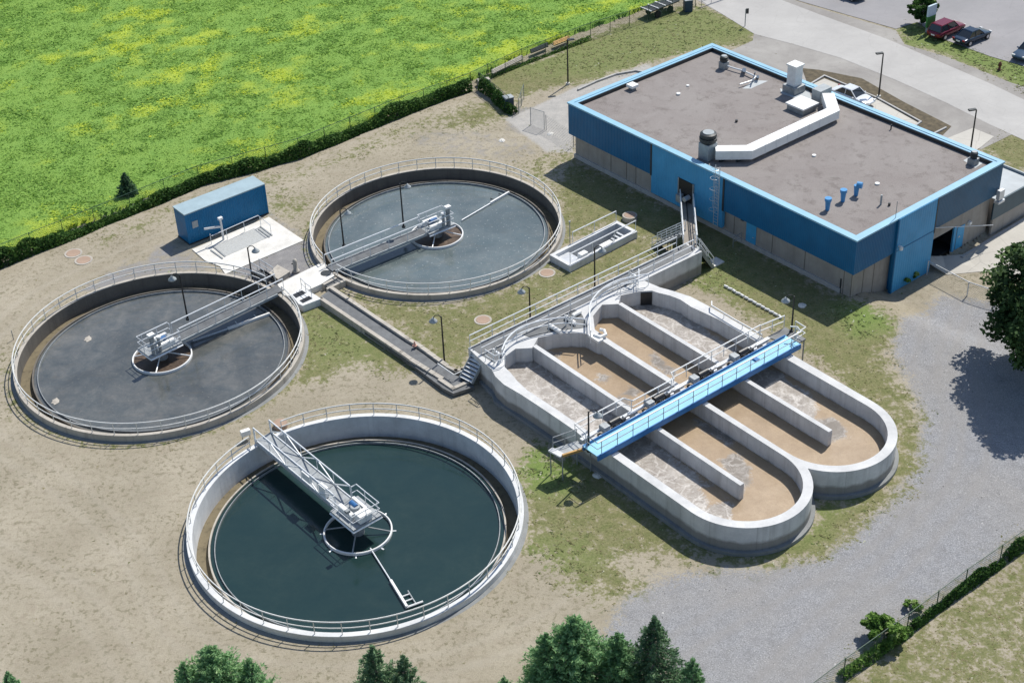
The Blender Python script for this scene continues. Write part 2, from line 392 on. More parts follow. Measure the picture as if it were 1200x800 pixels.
# tanks: centre/radius from the circle fit
TK = []
for (cx, cy, r, t), zt in (((-.0914313, 1.7238877, .1586348, .0040398), .5), ((-.4070027, 1.4744763, .1617334, .0034), .55), ((-.1620004, 1.1640416, .1608897, .0057938), .5)):
    TK.append(dict(c=Vector((cx * (H - zt), cy * (H - zt), 0)), r=r * (H - zt), t=max(.3, t * (H - zt)), z=zt))

# ------------------------------------------------------------------ ground sheet
def build_ground():
    x0, x1, y0, y1, d = -78, 96, 40, 232, .33
    xs = np.arange(x0, x1 + d / 2, d); ys = np.arange(y0, y1 + d / 2, d)
    X, Y = np.meshgrid(xs, ys); X = X.ravel(); Y = Y.ravel()
    g = np.zeros_like(X); lush = np.zeros_like(X)
    wob = (fbm(X, Y, 3.0, 2) - .5) * 2.2; wob2 = (fbm(X, Y, 3.0, 8) - .5) * 2.2
    Xw, Yw = X + wob, Y + wob2
    for pl, s in GRASS: g = np.maximum(g, s * mask(Xw, Yw, pl, 2.2))
    for pl, s in LUSH: lush = np.maximum(lush, s * mask(Xw, Yw, pl, 2.0))
    grav = mask(Xw * .6 + X * .4, Yw * .6 + Y * .4, GRAVEL, 2.5)
    asp = np.zeros_like(X)
    for pl, s in ASPH: asp = np.maximum(asp, s * mask(Xw * .5 + X * .5, Yw * .5 + Y * .5, pl, 1.2))
    pav = np.zeros_like(X)
    for pl, s in PAVE: pav = np.maximum(pav, s * mask(Xw * .2 + X * .8, Yw * .2 + Y * .8, pl, .8))
    bed = mask(Xw * .3 + X * .7, Yw * .3 + Y * .7, BROWNBED, .8)
    # pavement beyond the building is its own sheet; grass around tank feet
    for k, tk in enumerate(TK):
        dd = np.hypot(X - tk['c'].x, Y - tk['c'].y) - tk['r'] - tk['t']
        g = np.maximum(g, (.5 if k < 2 else .12) * np.clip(1 - dd / 1.4, 0, 1) * (dd > 0))
    z = gz_np(X, Y); trk = track_np(X + wob * .12, Y + wob2 * .12)
    # holes in the ground for tanks (drop the sheet well below them)
    nx, ny = len(xs), len(ys)
    keep = np.ones_like(X, bool)
    for tk in TK: keep &= np.hypot(X - tk['c'].x, Y - tk['c'].y) > tk['r'] + .12
    du = (X - O_UV.x) * UA.x + (Y - O_UV.y) * UA.y; dv = (X - O_UV.x) * VA.x + (Y - O_UV.y) * VA.y
    keep &= ~((du > -21) & (du < -2.6) & (np.abs(dv) < 8.4))
    ba = (X - BO.x) * E1.x + (Y - BO.y) * E1.y; bb = (X - BO.x) * E2.x + (Y - BO.y) * E2.y
    keep &= ~((ba > 1.0) & (ba < LEN - .62) & (bb > 1.0) & (bb < WID - 1.0))
    ch = poly_w([(645.5, 299.5), (667.5, 310.5), (745, 271), (722, 260.5)], .5)
    keep &= ~(sdist(X, Y, ch) > .0)
    i = np.arange(nx * ny).reshape(ny, nx)
    q = np.stack([i[:-1, :-1], i[:-1, 1:], i[1:, 1:], i[1:, :-1]], -1).reshape(-1, 4)
    q = q[keep[q].all(1)]
    t = NT('site_ground')
    ga, gr, lu, asn, pv, bd = (t.attr(k) for k in ('grass', 'gravel', 'lush', 'asphalt', 'pave', 'bed'))
    n_big = t.noise(.16, 6, .6); n_mid = t.noise(1.1, 6, .68, dist=.3); n_fine = t.noise(6, 5, .7); n_xf = t.noise(24, 3, .7)
    dirt = t.mix(t.rng(n_big, .35, .65), lin(.305, .27, .20), lin(.395, .352, .27))
    dirt = t.mix(t.rng(n_mid, .5, .72, 0, .5), dirt, lin(.26, .215, .16))
    n_sp = t.noise(2.6, 5, .72, dist=.25); n_zone = t.noise(.3, 4, .6)
    dirt = t.mix(t.math('MULTIPLY', t.rng(n_sp, .52, .59, 0, .85), t.rng(n_zone, .36, .62, .3, 1)), dirt, lin(.165, .15, .09))
    dirt = t.mix(t.rng(n_fine, .48, .72, 0, .55), dirt, lin(.23, .2, .155))
    dirt = t.mix(t.rng(n_xf, .5, .8, 0, .4), dirt, lin(.44, .40, .33))
    dirt = t.mix(t.rng(n_xf, .46, .3, 0, .6), dirt, lin(.15, .13, .095))
    # tyre-worn streaks along the service track
    st = t.noise(.5, 5, .6, t.mapping((.25, 2.2, 1)))
    dirt = t.mix(t.rng(st, .55, .75, 0, .35), dirt, lin(.41, .37, .30))
    tk_ = t.math('MULTIPLY', t.attr('track'), t.rng(n_sp, .35, .6, .3, 1)); dirt = t.mix(t.math('MULTIPLY', tk_, .3), dirt, lin(.45, .41, .345))
    v = t.vor(14, out='Color'); vb = t.n.new('ShaderNodeSeparateColor'); t.l.new(v, vb.inputs[0])
    gcol = t.mix(vb.outputs[0], lin(.20, .204, .214), lin(.33, .334, .346))
    gcol = t.mix(t.rng(n_big, .38, .62, 0, .55), gcol, lin(.29, .275, .255))
    gcol = t.mix(t.rng(n_mid, .45, .7, 0, .5), gcol, lin(.18, .178, .18))
    n_vf = t.noise(11, 5, .85)
    gcol = t.mix(t.rng(n_vf, .54, .66, 0, .75), gcol, lin(.56, .56, .565)); gcol = t.mix(t.rng(n_vf, .46, .32, 0, .55), gcol, lin(.13, .13, .135)); gcol = t.mix(t.math('MULTIPLY', t.attr('track'), .55), gcol, lin(.27, .26, .25))
    gm = t.math('ADD', gr, t.math('ADD', t.rng(n_fine, .2, .8, -.25, .25), t.rng(n_sp, .3, .7, -.25, .25))); gm = t.rng(gm, .35, .65)
    col = t.mix(gm, dirt, gcol)
    acol = t.mix(t.rng(n_mid, .35, .7), lin(.21, .205, .205), lin(.31, .30, .29)); acol = t.mix(t.rng(n_xf, .4, .75, 0, .4), acol, lin(.14, .14, .145))
    am = t.rng(t.math('ADD', asn, t.rng(n_mid, .25, .75, -.3, .3)), .25, .6)
    col = t.mix(am, col, acol)
    pcol = t.mix(t.rng(n_mid, .35, .7), lin(.34, .33, .31), lin(.44, .42, .39)); col = t.mix(t.rng(t.math('ADD', pv, t.rng(n_fine, .2, .8, -.3, .3)), .35, .65), col, pcol)
    bcol = t.mix(t.rng(n_fine, .3, .7), lin(.075, .06, .035), lin(.14, .115, .07)); col = t.mix(bd, col, bcol)
    grc = t.mix(t.rng(n_mid, .35, .65), lin(.215, .20, .105), lin(.14, .155, .06)); grc = t.mix(t.rng(n_fine, .5, .75, 0, .5), grc, lin(.36, .325, .17))
    grc = t.mix(t.rng(n_fine, .5, .28, 0, .6), grc, lin(.075, .085, .022))
    grc = t.mix(lu, grc, t.mix(t.rng(n_fine, .35, .7), lin(.115, .18, .045), lin(.21, .28, .08)))
    gmask = t.rng(t.math('ADD', ga, t.rng(t.math('ADD', t.math('MULTIPLY', n_mid, .4), t.math('ADD', t.math('MULTIPLY', n_sp, .4), t.math('MULTIPLY', n_fine, .2))), .3, .7, -.8, .8)), .26, .52)
    gmask = t.math('MULTIPLY', gmask, t.rng(ga, .0, .25))
    col = t.mix(gmask, col, grc)
    bmp = t.math('ADD', t.math('MULTIPLY', n_fine, .6), t.math('MULTIPLY', n_xf, .4))
    t.set(col, .95, spec=.2, bump=bmp, bstr=.8, bdist=.06)
    o = npmesh('ground', np.stack([X, Y, z], 1), q.ravel(), 4, t.m, dict(grass=g, gravel=grav, lush=lush, asphalt=asp, pave=pav, bed=bed, track=trk), smooth=True)
    tag(o, kind='structure')
    # distant land, 6 cm lower, reaching the horizon
    mb = MB(); e = 4000
    a, b = (x0 + .5, y0 + .5), (x1 - .5, y1 - .5)
    mb.add([(-e, -e, -.25), (e, -e, -.25), (e, e, -.25), (-e, e, -.25), (a[0], a[1], -.25), (b[0], a[1], -.25), (b[0], b[1], -.25), (a[0], b[1], -.25)],
           [(0, 1, 5, 4), (1, 2, 6, 5), (2, 3, 7, 6), (3, 0, 4, 7)])
    t = NT('far_land'); n = t.noise(.01, 6); col = t.mix(t.rng(n, .35, .65), lin(.09, .15, .03), lin(.22, .2, .11)); t.set(col, .95)
    tag(mb.build('terrain', t.m), kind='structure')
    return X, Y, g, lush, grav
GX, GY, GG, GL, GGV = build_ground()

# ------------------------------------------------------------------ crop field, grass, pebbles (stuff)
def leafmat(name, stops, tr=.35, attr='tint', spec=.2):
    t = NT(name); a = t.attr(attr); col = t.ramp(a, stops); t.set(col, .75, spec=spec)
    d = t.n.new('ShaderNodeBsdfTranslucent'); t.l.new(col, d.inputs[0]); mx = t.n.new('ShaderNodeMixShader'); mx.inputs[0].default_value = tr
    t.l.new(t.b.outputs[0], mx.inputs[1]); t.l.new(d.outputs[0], mx.inputs[2]); t.l.new(mx.outputs[0], t.out.inputs[0]); return t.m
def tufts(name, X, Y, Z, h, w, tint, m, blades=3, lean=.6, base=None):
    n = len(X); N = n * blades
    x = np.repeat(X, blades) + rng.normal(0, .06, N) * np.repeat(w, blades) * 4; y = np.repeat(Y, blades) + rng.normal(0, .06, N) * np.repeat(w, blades) * 4; z = np.repeat(Z, blades)
    hh = np.repeat(h, blades) * rng.uniform(.6, 1.2, N); ww = np.repeat(w, blades)
    a = rng.uniform(0, 2 * PI, N); la = rng.uniform(0, 2 * PI, N); ll = lean * hh * rng.uniform(.3, 1.2, N)
    cx, sx = np.cos(a) * ww, np.sin(a) * ww
    tx, ty = x + np.cos(la) * ll, y + np.sin(la) * ll
    co = np.empty((N, 4, 3))
    co[:, 0] = np.stack([x - cx * .5, y - sx * .5, z], 1); co[:, 1] = np.stack([x + cx * .5, y + sx * .5, z], 1)
    co[:, 2] = np.stack([tx + cx * .45, ty + sx * .45, z + hh], 1); co[:, 3] = np.stack([tx - cx * .45, ty - sx * .45, z + hh * .9], 1)
    ti = np.repeat(np.clip(np.repeat(tint, blades) + rng.normal(0, .07, N), 0, 1), 4)
    return npmesh(name, co.reshape(-1, 3), np.arange(N * 4, dtype=np.int32), 4, m, dict(tint=ti), base=base)
def build_field():
    fp = poly_w(FIELD)
    xs = np.arange(-78, 60, .6); ys = np.arange(80, 230, .6); X, Y = np.meshgrid(xs, ys)
    z = .32 + .16 * fbm(X, Y, 1.4, 3, 3)
    sd = sdist(X.ravel(), Y.ravel(), fp).reshape(X.shape)
    z = np.where(sd > .3, z, -.4)
    i = np.arange(X.size).reshape(X.shape); q = np.stack([i[:-1, :-1], i[:-1, 1:], i[1:, 1:], i[1:, :-1]], -1).reshape(-1, 4)
    q = q[(sd.ravel()[q] > -.6).all(1)]
    def yel(X, Y):
        a = fbm(X, Y, 16, 21, 3); st = fbm(X * .9 + Y * .45, (Y * .9 - X * .45) * 2.4, 9, 33, 4); f = fbm(X, Y, 1.6, 41, 3)
        e = np.clip(1 - sdist(X, Y, fp) / 6.5, 0, 1)
        s = (st - .555) * 2.6 + (a - .5) * .9 + e * 1.0 * (fbm(X, Y, 7, 51, 2) + .1) + (f - .5) * 2.8
        return np.clip(s, 0, 1)
    t = NT('field_soil_and_leaf'); n = t.noise(1.5, 6, .7); n2 = t.noise(.2, 5); n3 = t.noise(7, 4, .7)
    col = t.mix(t.rng(n, .3, .7), lin(.185, .35, .07), lin(.27, .45, .095)); col = t.mix(t.rng(n2, .35, .65, 0, .4), col, lin(.29, .44, .08)); col = t.mix(t.rng(n3, .55, .85, 0, .4), col, lin(.12, .25, .05))
    col = t.mix(t.math('MULTIPLY', t.attr('flower'), t.rng(n3, .2, .6)), col, lin(.50, .60, .07))
    t.set(col, .9, spec=.15, bump=n3, bstr=1, bdist=.25)
    tag(npmesh('field', np.stack([X.ravel(), Y.ravel(), z.ravel()], 1), q.ravel(), 4, t.m, dict(flower=yel(X.ravel(), Y.ravel())), smooth=True), kind='structure')
    n = 560000
    px = rng.uniform(-76, 58, n); py = rng.uniform(85, 225, n)
    s = sdist(px, py, fp); k = s > .5; px, py = px[k], py[k]
    # only what the picture can see, plus a margin
    dx = px; w = (py * cp_ + (H) * sp_); ux = 600 + F * dx / w; k = (ux > -90) & (ux < 1290)
    dep = py * cp_ + H * sp_; uy = 400 - F * (py * sp_ - H * cp_) / dep; k &= uy > -70
    px, py = px[k], py[k]
    f = yel(px, py); n = len(px)
    base = .2 + .24 * fbm(px, py, 2.2, 61, 3) + .2 * (fbm(px, py, 11, 66, 3) - .4) + rng.normal(0, .07, n)
    tint = np.where(rng.uniform(0, 1, n) < f * .85, rng.uniform(.7, 1, n), np.clip(base, 0, .62))
    hh = rng.uniform(.25, .5, n)
    m = leafmat('crop_leaf', [(0, lin(.15, .30, .06)), (.3, lin(.23, .40, .085)), (.6, lin(.34, .51, .115)), (.74, lin(.43, .57, .09)), (.85, lin(.56, .68, .08)), (1, lin(.74, .80, .10))], .45)
    tag(tufts('crop_plants', px, py, np.full(n, .26), hh * .45, rng.uniform(.10, .22, n), tint, m, 3, 2.4), 'bright green crop dotted with yellow flowers filling the field beyond the hedge', 'crop', kind='stuff')
build_field()
def build_grass():
    n = 420000
    px = rng.uniform(-74, 92, n); py = rng.uniform(44, 200, n)
    ix = np.clip(((px + 78) / .33).round().astype(int), 0, None); iy = ((py - 40) / .33).round().astype(int)
    nx = len(np.arange(-78, 96 + .165, .33))
    idx = np.clip(iy * nx + ix, 0, len(GG) - 1); g = GG[idx]; l = GL[idx]; gv = GGV[idx]
    pn = fbm(px, py, 1.1, 71, 4)
    dens = np.clip((g + (pn - .5) * 2.6 - .12) * 1.2, 0, 1) * (g > .08) + .016 * (gv < .3)
    k = rng.uniform(0, 1, n) < dens * .62
    px, py, g, l = px[k], py[k], g[k], l[k]
    fp = poly_w(FIELD); k = sdist(px, py, fp) < -.2
    for tk in TK: k &= np.hypot(px - tk['c'].x, py - tk['c'].y) > tk['r'] + tk['t'] + .05
    du = (px - O_UV.x) * UA.x + (py - O_UV.y) * UA.y; dv = (px - O_UV.x) * VA.x + (py - O_UV.y) * VA.y
    k &= ~((du > -26.6) & (du < 3.2) & (np.abs(dv) < 9.6)); k &= ~((du > -26.8) & (du < -24.5) & (dv > -11.5) & (dv < 18)); k &= ~((du > -43) & (du < -24.5) & (dv > -12.7) & (dv < -10.2))
    a = (px - BO.x) * E1.x + (py - BO.y) * E1.y; b = (px - BO.x) * E2.x + (py - BO.y) * E2.y
    k &= ~((a > -.3) & (a < LEN + .3) & (b > -.2) & (b < WID + .2))
    k &= ~(sdist(px, py, poly_w([(640, 299), (668, 316), (752, 271), (722, 254)])) > 0)
    px, py, g, l = px[k], py[k], g[k], l[k]; n = len(px)
    tint = np.clip(.42 * fbm(px, py, 2.6, 81, 3) + rng.normal(.08, .12, n) + l * .42 - .3 * (sdist(px, py, poly_w(GRASS[-1][0])) > 0) + np.where(rng.uniform(0, 1, n) < .035, .9, 0), 0, 1)
    m = leafmat('lawn_blade', [(0, lin(.38, .33, .19)), (.28, lin(.30, .28, .135)), (.45, lin(.185, .205, .09)), (.75, lin(.155, .225, .07)), (.9, lin(.23, .32, .10)), (.97, lin(.55, .6, .38)), (1, lin(.72, .72, .56))], .35)
    hh = rng.uniform(.02, .045, n) * (1 + l * 1.2)
    tag(tufts('grass_tufts', px, py, gz_np(px, py) - .01, hh, rng.uniform(.07, .15, n) * (1 + .5 * l), tint, m, 3, 2.8), 'patchy green and straw coloured grass growing round the tanks and lawns', 'grass', kind='stuff')
build_grass()
def build_pebbles():
    n = 42000
    gp = poly_w(GRAVEL); px = rng.uniform(2, 60, n); py = rng.uniform(48, 105, n); k = sdist(px, py, gp) > -.3
    px, py = px[k], py[k]; n = len(px); s = rng.uniform(.015, .045, n) * (1 + (rng.uniform(0, 1, n) < .05) * .8); z = gz_np(px, py)
    a = rng.uniform(0, 2 * PI, n); co = np.empty((n, 5, 3))
    for j in range(4):
        t = a + j * PI / 2; rr = s * rng.uniform(.7, 1.3, n); co[:, j] = np.stack([px + np.cos(t) * rr, py + np.sin(t) * rr, z - .01], 1)
    co[:, 4] = np.stack([px, py, z + s * .8], 1)
    f = np.array([[0, 1, 4], [1, 2, 4], [2, 3, 4], [3, 0, 4]]); ff = (np.arange(n)[:, None, None] * 5 + f[None]).reshape(-1)
    t = NT('crushed_stone'); t.set(t.ramp(t.attr('tint'), [(0, lin(.10, .10, .105)), (.6, lin(.28, .28, .285)), (1, lin(.6, .59, .57))]), .85)
    tag(npmesh('gravel', co.reshape(-1, 3), ff, 3, t.m, dict(tint=np.repeat(rng.uniform(0, 1, n) ** 1.3, 5))), 'loose pale crushed stone scattered over the grey yard', 'gravel', kind='stuff')
build_pebbles()

# ------------------------------------------------------------------ roads and pads
def sheet(name, px, z, m, kind='structure', zg=True):
    mb = MB(); mb.add([tuple(T(a, b, z)) for a, b in px], [tuple(range(len(px)))]); o = mb.build(name, m)
    bm = bmesh.new(); bm.from_mesh(o.data); bmesh.ops.triangulate(bm, faces=bm.faces[:]); bm.to_mesh(o.data); bm.free()
    return tag(o, kind=kind)
def roadmat(name, a, b, c, crack=.35):
    t = NT(name); n = t.noise(.12, 7, .65, dist=.5); n2 = t.noise(1.5, 6, .7); n3 = t.noise(14, 4); w = t.vor(.35, out='Distance', feat='DISTANCE_TO_EDGE', co=None)
    col = t.mix(t.rng(n, .35, .65), a, b); col = t.mix(t.rng(n2, .52, .78, 0, .4), col, c); col = t.mix(t.rng(n3, .4, .8, 0, .3), col, c)
    col = t.mix(t.rng(w, 0, .012, crack, 0), col, lin(.1, .095, .09))
    return t.set(col, .9, bump=n3, bstr=.3, bdist=.01)
M['road'] = roadmat('worn_light_road', lin(.37, .36, .345), lin(.45, .44, .42), lin(.31, .30, .285), .12)
M['lot'] = roadmat('parking_asphalt', lin(.25, .245, .25), lin(.31, .30, .305), lin(.21, .205, .21), .1)
M['shoulder'] = roadmat('gravel_shoulder', lin(.235, .22, .205), lin(.36, .345, .32), lin(.19, .18, .17), .05)
M['apron'] = roadmat('pale_apron', lin(.44, .42, .375), lin(.52, .50, .45), lin(.34, .32, .29), .35)
sheet('shoulder', [(800, -10), (830, 8), (884, 38), (882, 48), (850, 62), (920, 85), (1000, 120), (1080, 160), (1150, 175), (1185, 158), (1220, 158), (1290, 200), (1290, 130), (1185, 97), (1110, 67), (1060, 52), (1050, 36), (960, 10), (905, -8), (905, -60)], .012, M['shoulder'])
sheet('road', [(800, -14), (832, 8), (884, 40), (930, 52), (985, 68), (1050, 94), (1110, 121), (1160, 146), (1230, 178), (1290, 205), (1290, 158), (1200, 117), (1165, 100), (1040, 46), (960, 17), (905, -4), (880, -40)], .024, M['road'])
sheet('parking_lot', [(905, -40), (905, -8), (960, 8), (1050, 34), (1075, 26), (1100, 44), (1160, 66), (1290, 104), (1290, -60)], .036, M['lot'])
sheet('car_park_bay', [(950, 100), (966, 92), (1030, 118), (1078, 145), (1060, 160), (1000, 150)], .058, M['apron'])
sheet('soil', BROWNBED, .046, plain('brown_soil', lin(.105, .085, .052), .95, 0, .35, 2.0))
sheet('path', [(1095, 168), (1140, 150), (1165, 160), (1150, 172), (1130, 185)], .04, M['apron'])
sheet('driveway', [(1075, 300), (1105, 300), (1128, 298), (1205, 254), (1290, 210), (1290, 330), (1150, 318), (1110, 322)], .03, M['apron'])
def kerb(px, w=.18, h=.14, z0=0.0):
    mb = MB(); pts = [T(a, b, 0) for a, b in px]
    for a, b in zip(pts[:-1], pts[1:]):
        d = (b - a).normalized() * (w * .49); mb.beam(a - d + Vector((0, 0, h / 2)), b + d + Vector((0, 0, h / 2)), w, h + .08)
    return tag(mb.build('kerb', M['plinth']), kind='structure')
kerb([(951, 99), (966, 90), (1028, 116), (1079, 144), (1060, 158)]); kerb([(1094, 158), (1108, 151)])
kerb([(678, 106), (700, 96), (722, 88), (745, 84), (768, 88)], .2, .14)
kerb([(1128, 302), (1160, 282), (1200, 258), (1290, 205)], .25, .12)
# concrete pad beside the shed and slab between the tanks
def prism_px(px, z0, z1): return MB().prism([(G(a, b, z1).x, G(a, b, z1).y) for a, b in px], z0, z1)
tag(prism_px([(225, 292), (315, 254), (356, 281.5), (264, 321), (258, 312), (240, 305)], -.2, .07).build('pad', M['conc_pad']), kind='structure')

# ------------------------------------------------------------------ railing helper
def railing(parent, pts, m, h=1.05, spacing=1.6, closed=False, mid=True, diag=False, r=.034, posts=True, name='railing', rp=.028):
    pts = [Vector(p) for p in pts]
    mb = MB(); up = lambda p, k: p + Vector((0, 0, k))
    mb.path([up(p, h) for p in pts], r, 6, closed)
    if mid: mb.path([up(p, h * .52) for p in pts], r * .8, 6, closed)
    seq = pts + ([pts[0]] if closed else [])
    L = [0]
    for a, b in zip(seq[:-1], seq[1:]): L.append(L[-1] + (b - a).length)
    tot = L[-1]; n = max(1, int(round(tot / spacing)))
    def at(s):
        for i in range(len(L) - 1):
            if s <= L[i + 1] + 1e-6:
                k = (s - L[i]) / max(1e-6, L[i + 1] - L[i]); return seq[i].lerp(seq[i + 1], k)
        return seq[-1]
    ps = [at(tot * i / n) for i in range(n if closed else n + 1)]
    if diag:
        for i, (a, b) in enumerate(zip(ps[:-1], ps[1:])):
            (mb.tube(up(a, .02), up(b, h), r * .9) if i % 2 else mb.tube(up(a, h), up(b, .02), r * .9))
        mb.path([up(p, .03) for p in pts], r, 6)
    if parent is None: return mb, ps
    o = mb.build(name, m, parent)
    if posts:
        for p in ps[:100]: MB().tube(up(p, -.02), up(p, h - .01), rp, 6).build('post', m, o)
    return o

# ------------------------------------------------------------------ round settling tanks
def watermat(name, deep, scum, lo, hi, amt, rough=.08, spec=.5, sc=1.0, bstr=.12, fleck=0.0, fl=(.4, .42, .4, 1)):
    t = NT(name); n = t.noise(.5 * sc, 8, .72, dist=.35); n2 = t.noise(3.5, 5, .75, dist=.3); n3 = t.noise(5, 4, .6)
    f = t.rng(n, lo, hi, 0, amt); f2 = t.math('MULTIPLY', f, t.rng(n2, .3, .7, .6, 1.15))
    col = t.mix(f2, deep, scum)
    nb = t.noise(.13 * sc, 5, .6, dist=.8); col = t.mix(t.rng(nb, .40, .62, 0, .5 if amt > .8 else .15), col, tuple(x * .55 for x in deep[:3]) + (1,)); ns = t.noise(1.1, 6, .7, t.mapping((.35, 1.3, 1)), dist=1.5); col = t.mix(t.rng(ns, .55, .72, 0, .45 if amt > .8 else .1), col, tuple(x * .62 * k for x, k in zip(scum[:3], (1.0, .9, .75))) + (1,))
    if fleck: col = t.mix(t.rng(n3, .62, .72, 0, fleck), col, fl)
    rg = t.math('ADD', rough, t.math('MULTIPLY', f2, .22))
    return t.set(col, rg, spec=spec, bump=n2, bstr=bstr, bdist=.03)
WAT = [watermat('grey_blue_clarifier_water', lin(.105, .14, .145), lin(.18, .20, .195), .32, .66, .85, .03, .7, 1, .05, .75, lin(.42, .44, .43)),
       watermat('dark_scummy_clarifier_water', lin(.074, .086, .088), lin(.16, .158, .146), .34, .62, .9, .03, .7, 1.2, .06, .4, lin(.24, .22, .19)),
       watermat('deep_teal_clarifier_water', lin(.013, .034, .034), lin(.021, .044, .040), .35, .65, .8, .05, .5, .6, .05)]
SPEC = [dict(ring=9.75, zr=-.3, zw=-.42, wall='conc_old', inner='conc_dark', lab='round settling tank with grey blue water beside the long blue building', gap=(391, 300), hw=.75, end=(389, 311)),
        dict(ring=9.85, zr=-.35, zw=-.46, wall='conc_old', inner='conc_dark', lab='round settling tank with dark scummy water in front of the blue shed', gap=(322.5, 327.5), hw=.75, end=(323, 331)),
        dict(ring=9.9, zr=-.95, zw=-1.05, wall='conc_new', inner='conc_new', lab='round settling tank with clear dark teal water and bright new concrete wall', gap=(313, 503.5), hw=.9, end=(304, 520))]
for k, (tk, sp) in enumerate(zip(TK, SPEC)):
    c, r, t_, z = tk['c'], tk['r'], tk['t'], tk['z']
    root = thing('settling_tank', sp['lab'], 'tank', c)
    n = 160
    w = MB().lathe(c, [(r, z), (r + t_, z), (r + t_, -.5), (r, -.5)], n).build('wall', M[sp['wall']], root, bevel=.03)
    zi = sp['zr']
    MB().lathe(c, [(r - .001, z - .06), (r + .1, z - .1), (r + .1, -3), (r - .001, -3)], n).build('inner_face', M[sp['inner']], root)
    MB().lathe(c, [(sp['ring'] + .1, zi - .42), (r + .05, zi - .42), (r + .05, zi - .7), (sp['ring'] + .1, zi - .7)], n).build('launder', M['launder'], root)
    MB().lathe(c, [(sp['ring'], zi), (sp['ring'] + .12, zi), (sp['ring'] + .12, -2.2), (sp['ring'], -2.2)], n).build('weir_ring', M['conc_dark'] if k < 2 else M['conc_old'], root)
    MB().lathe(c, [(sp['ring'] - .34, zi + .05), (sp['ring'] - .29, zi + .05), (sp['ring'] - .29, zi - .4), (sp['ring'] - .34, zi - .4)], n).build('scum_baffle', M['galv_d'], root)
    wt = MB().disc((c.x, c.y, sp['zw']), sp['ring'] + .05, 128).build('water', WAT[k]); tag(wt, kind='structure')
    # railing round the wall with a gap where the bridge lands
    e = G(*sp['gap'], 1.65); a0 = math.atan2(e.y - c.y, e.x - c.x); tk['a'] = a0; rr = r + t_ * .5
    dg = (1.1 if k < 2 else 1.35) / rr
    N = 120; pts = [(c.x + rr * math.cos(a0 + dg + (2 * PI - 2 * dg) * i / N), c.y + rr * math.sin(a0 + dg + (2 * PI - 2 * dg) * i / N), z) for i in range(N + 1)]
    railing(root, pts, M['rail'], 1.02, 1.72, r=.05, rp=.034)
    # footing ring
    MB().lathe(c, [(r + t_ + .01, .03), (r + t_ + .3, .0), (r + t_ + .3, -.3), (r + t_ + .01, -.3)], n).build('footing', M['conc_foot'], root)

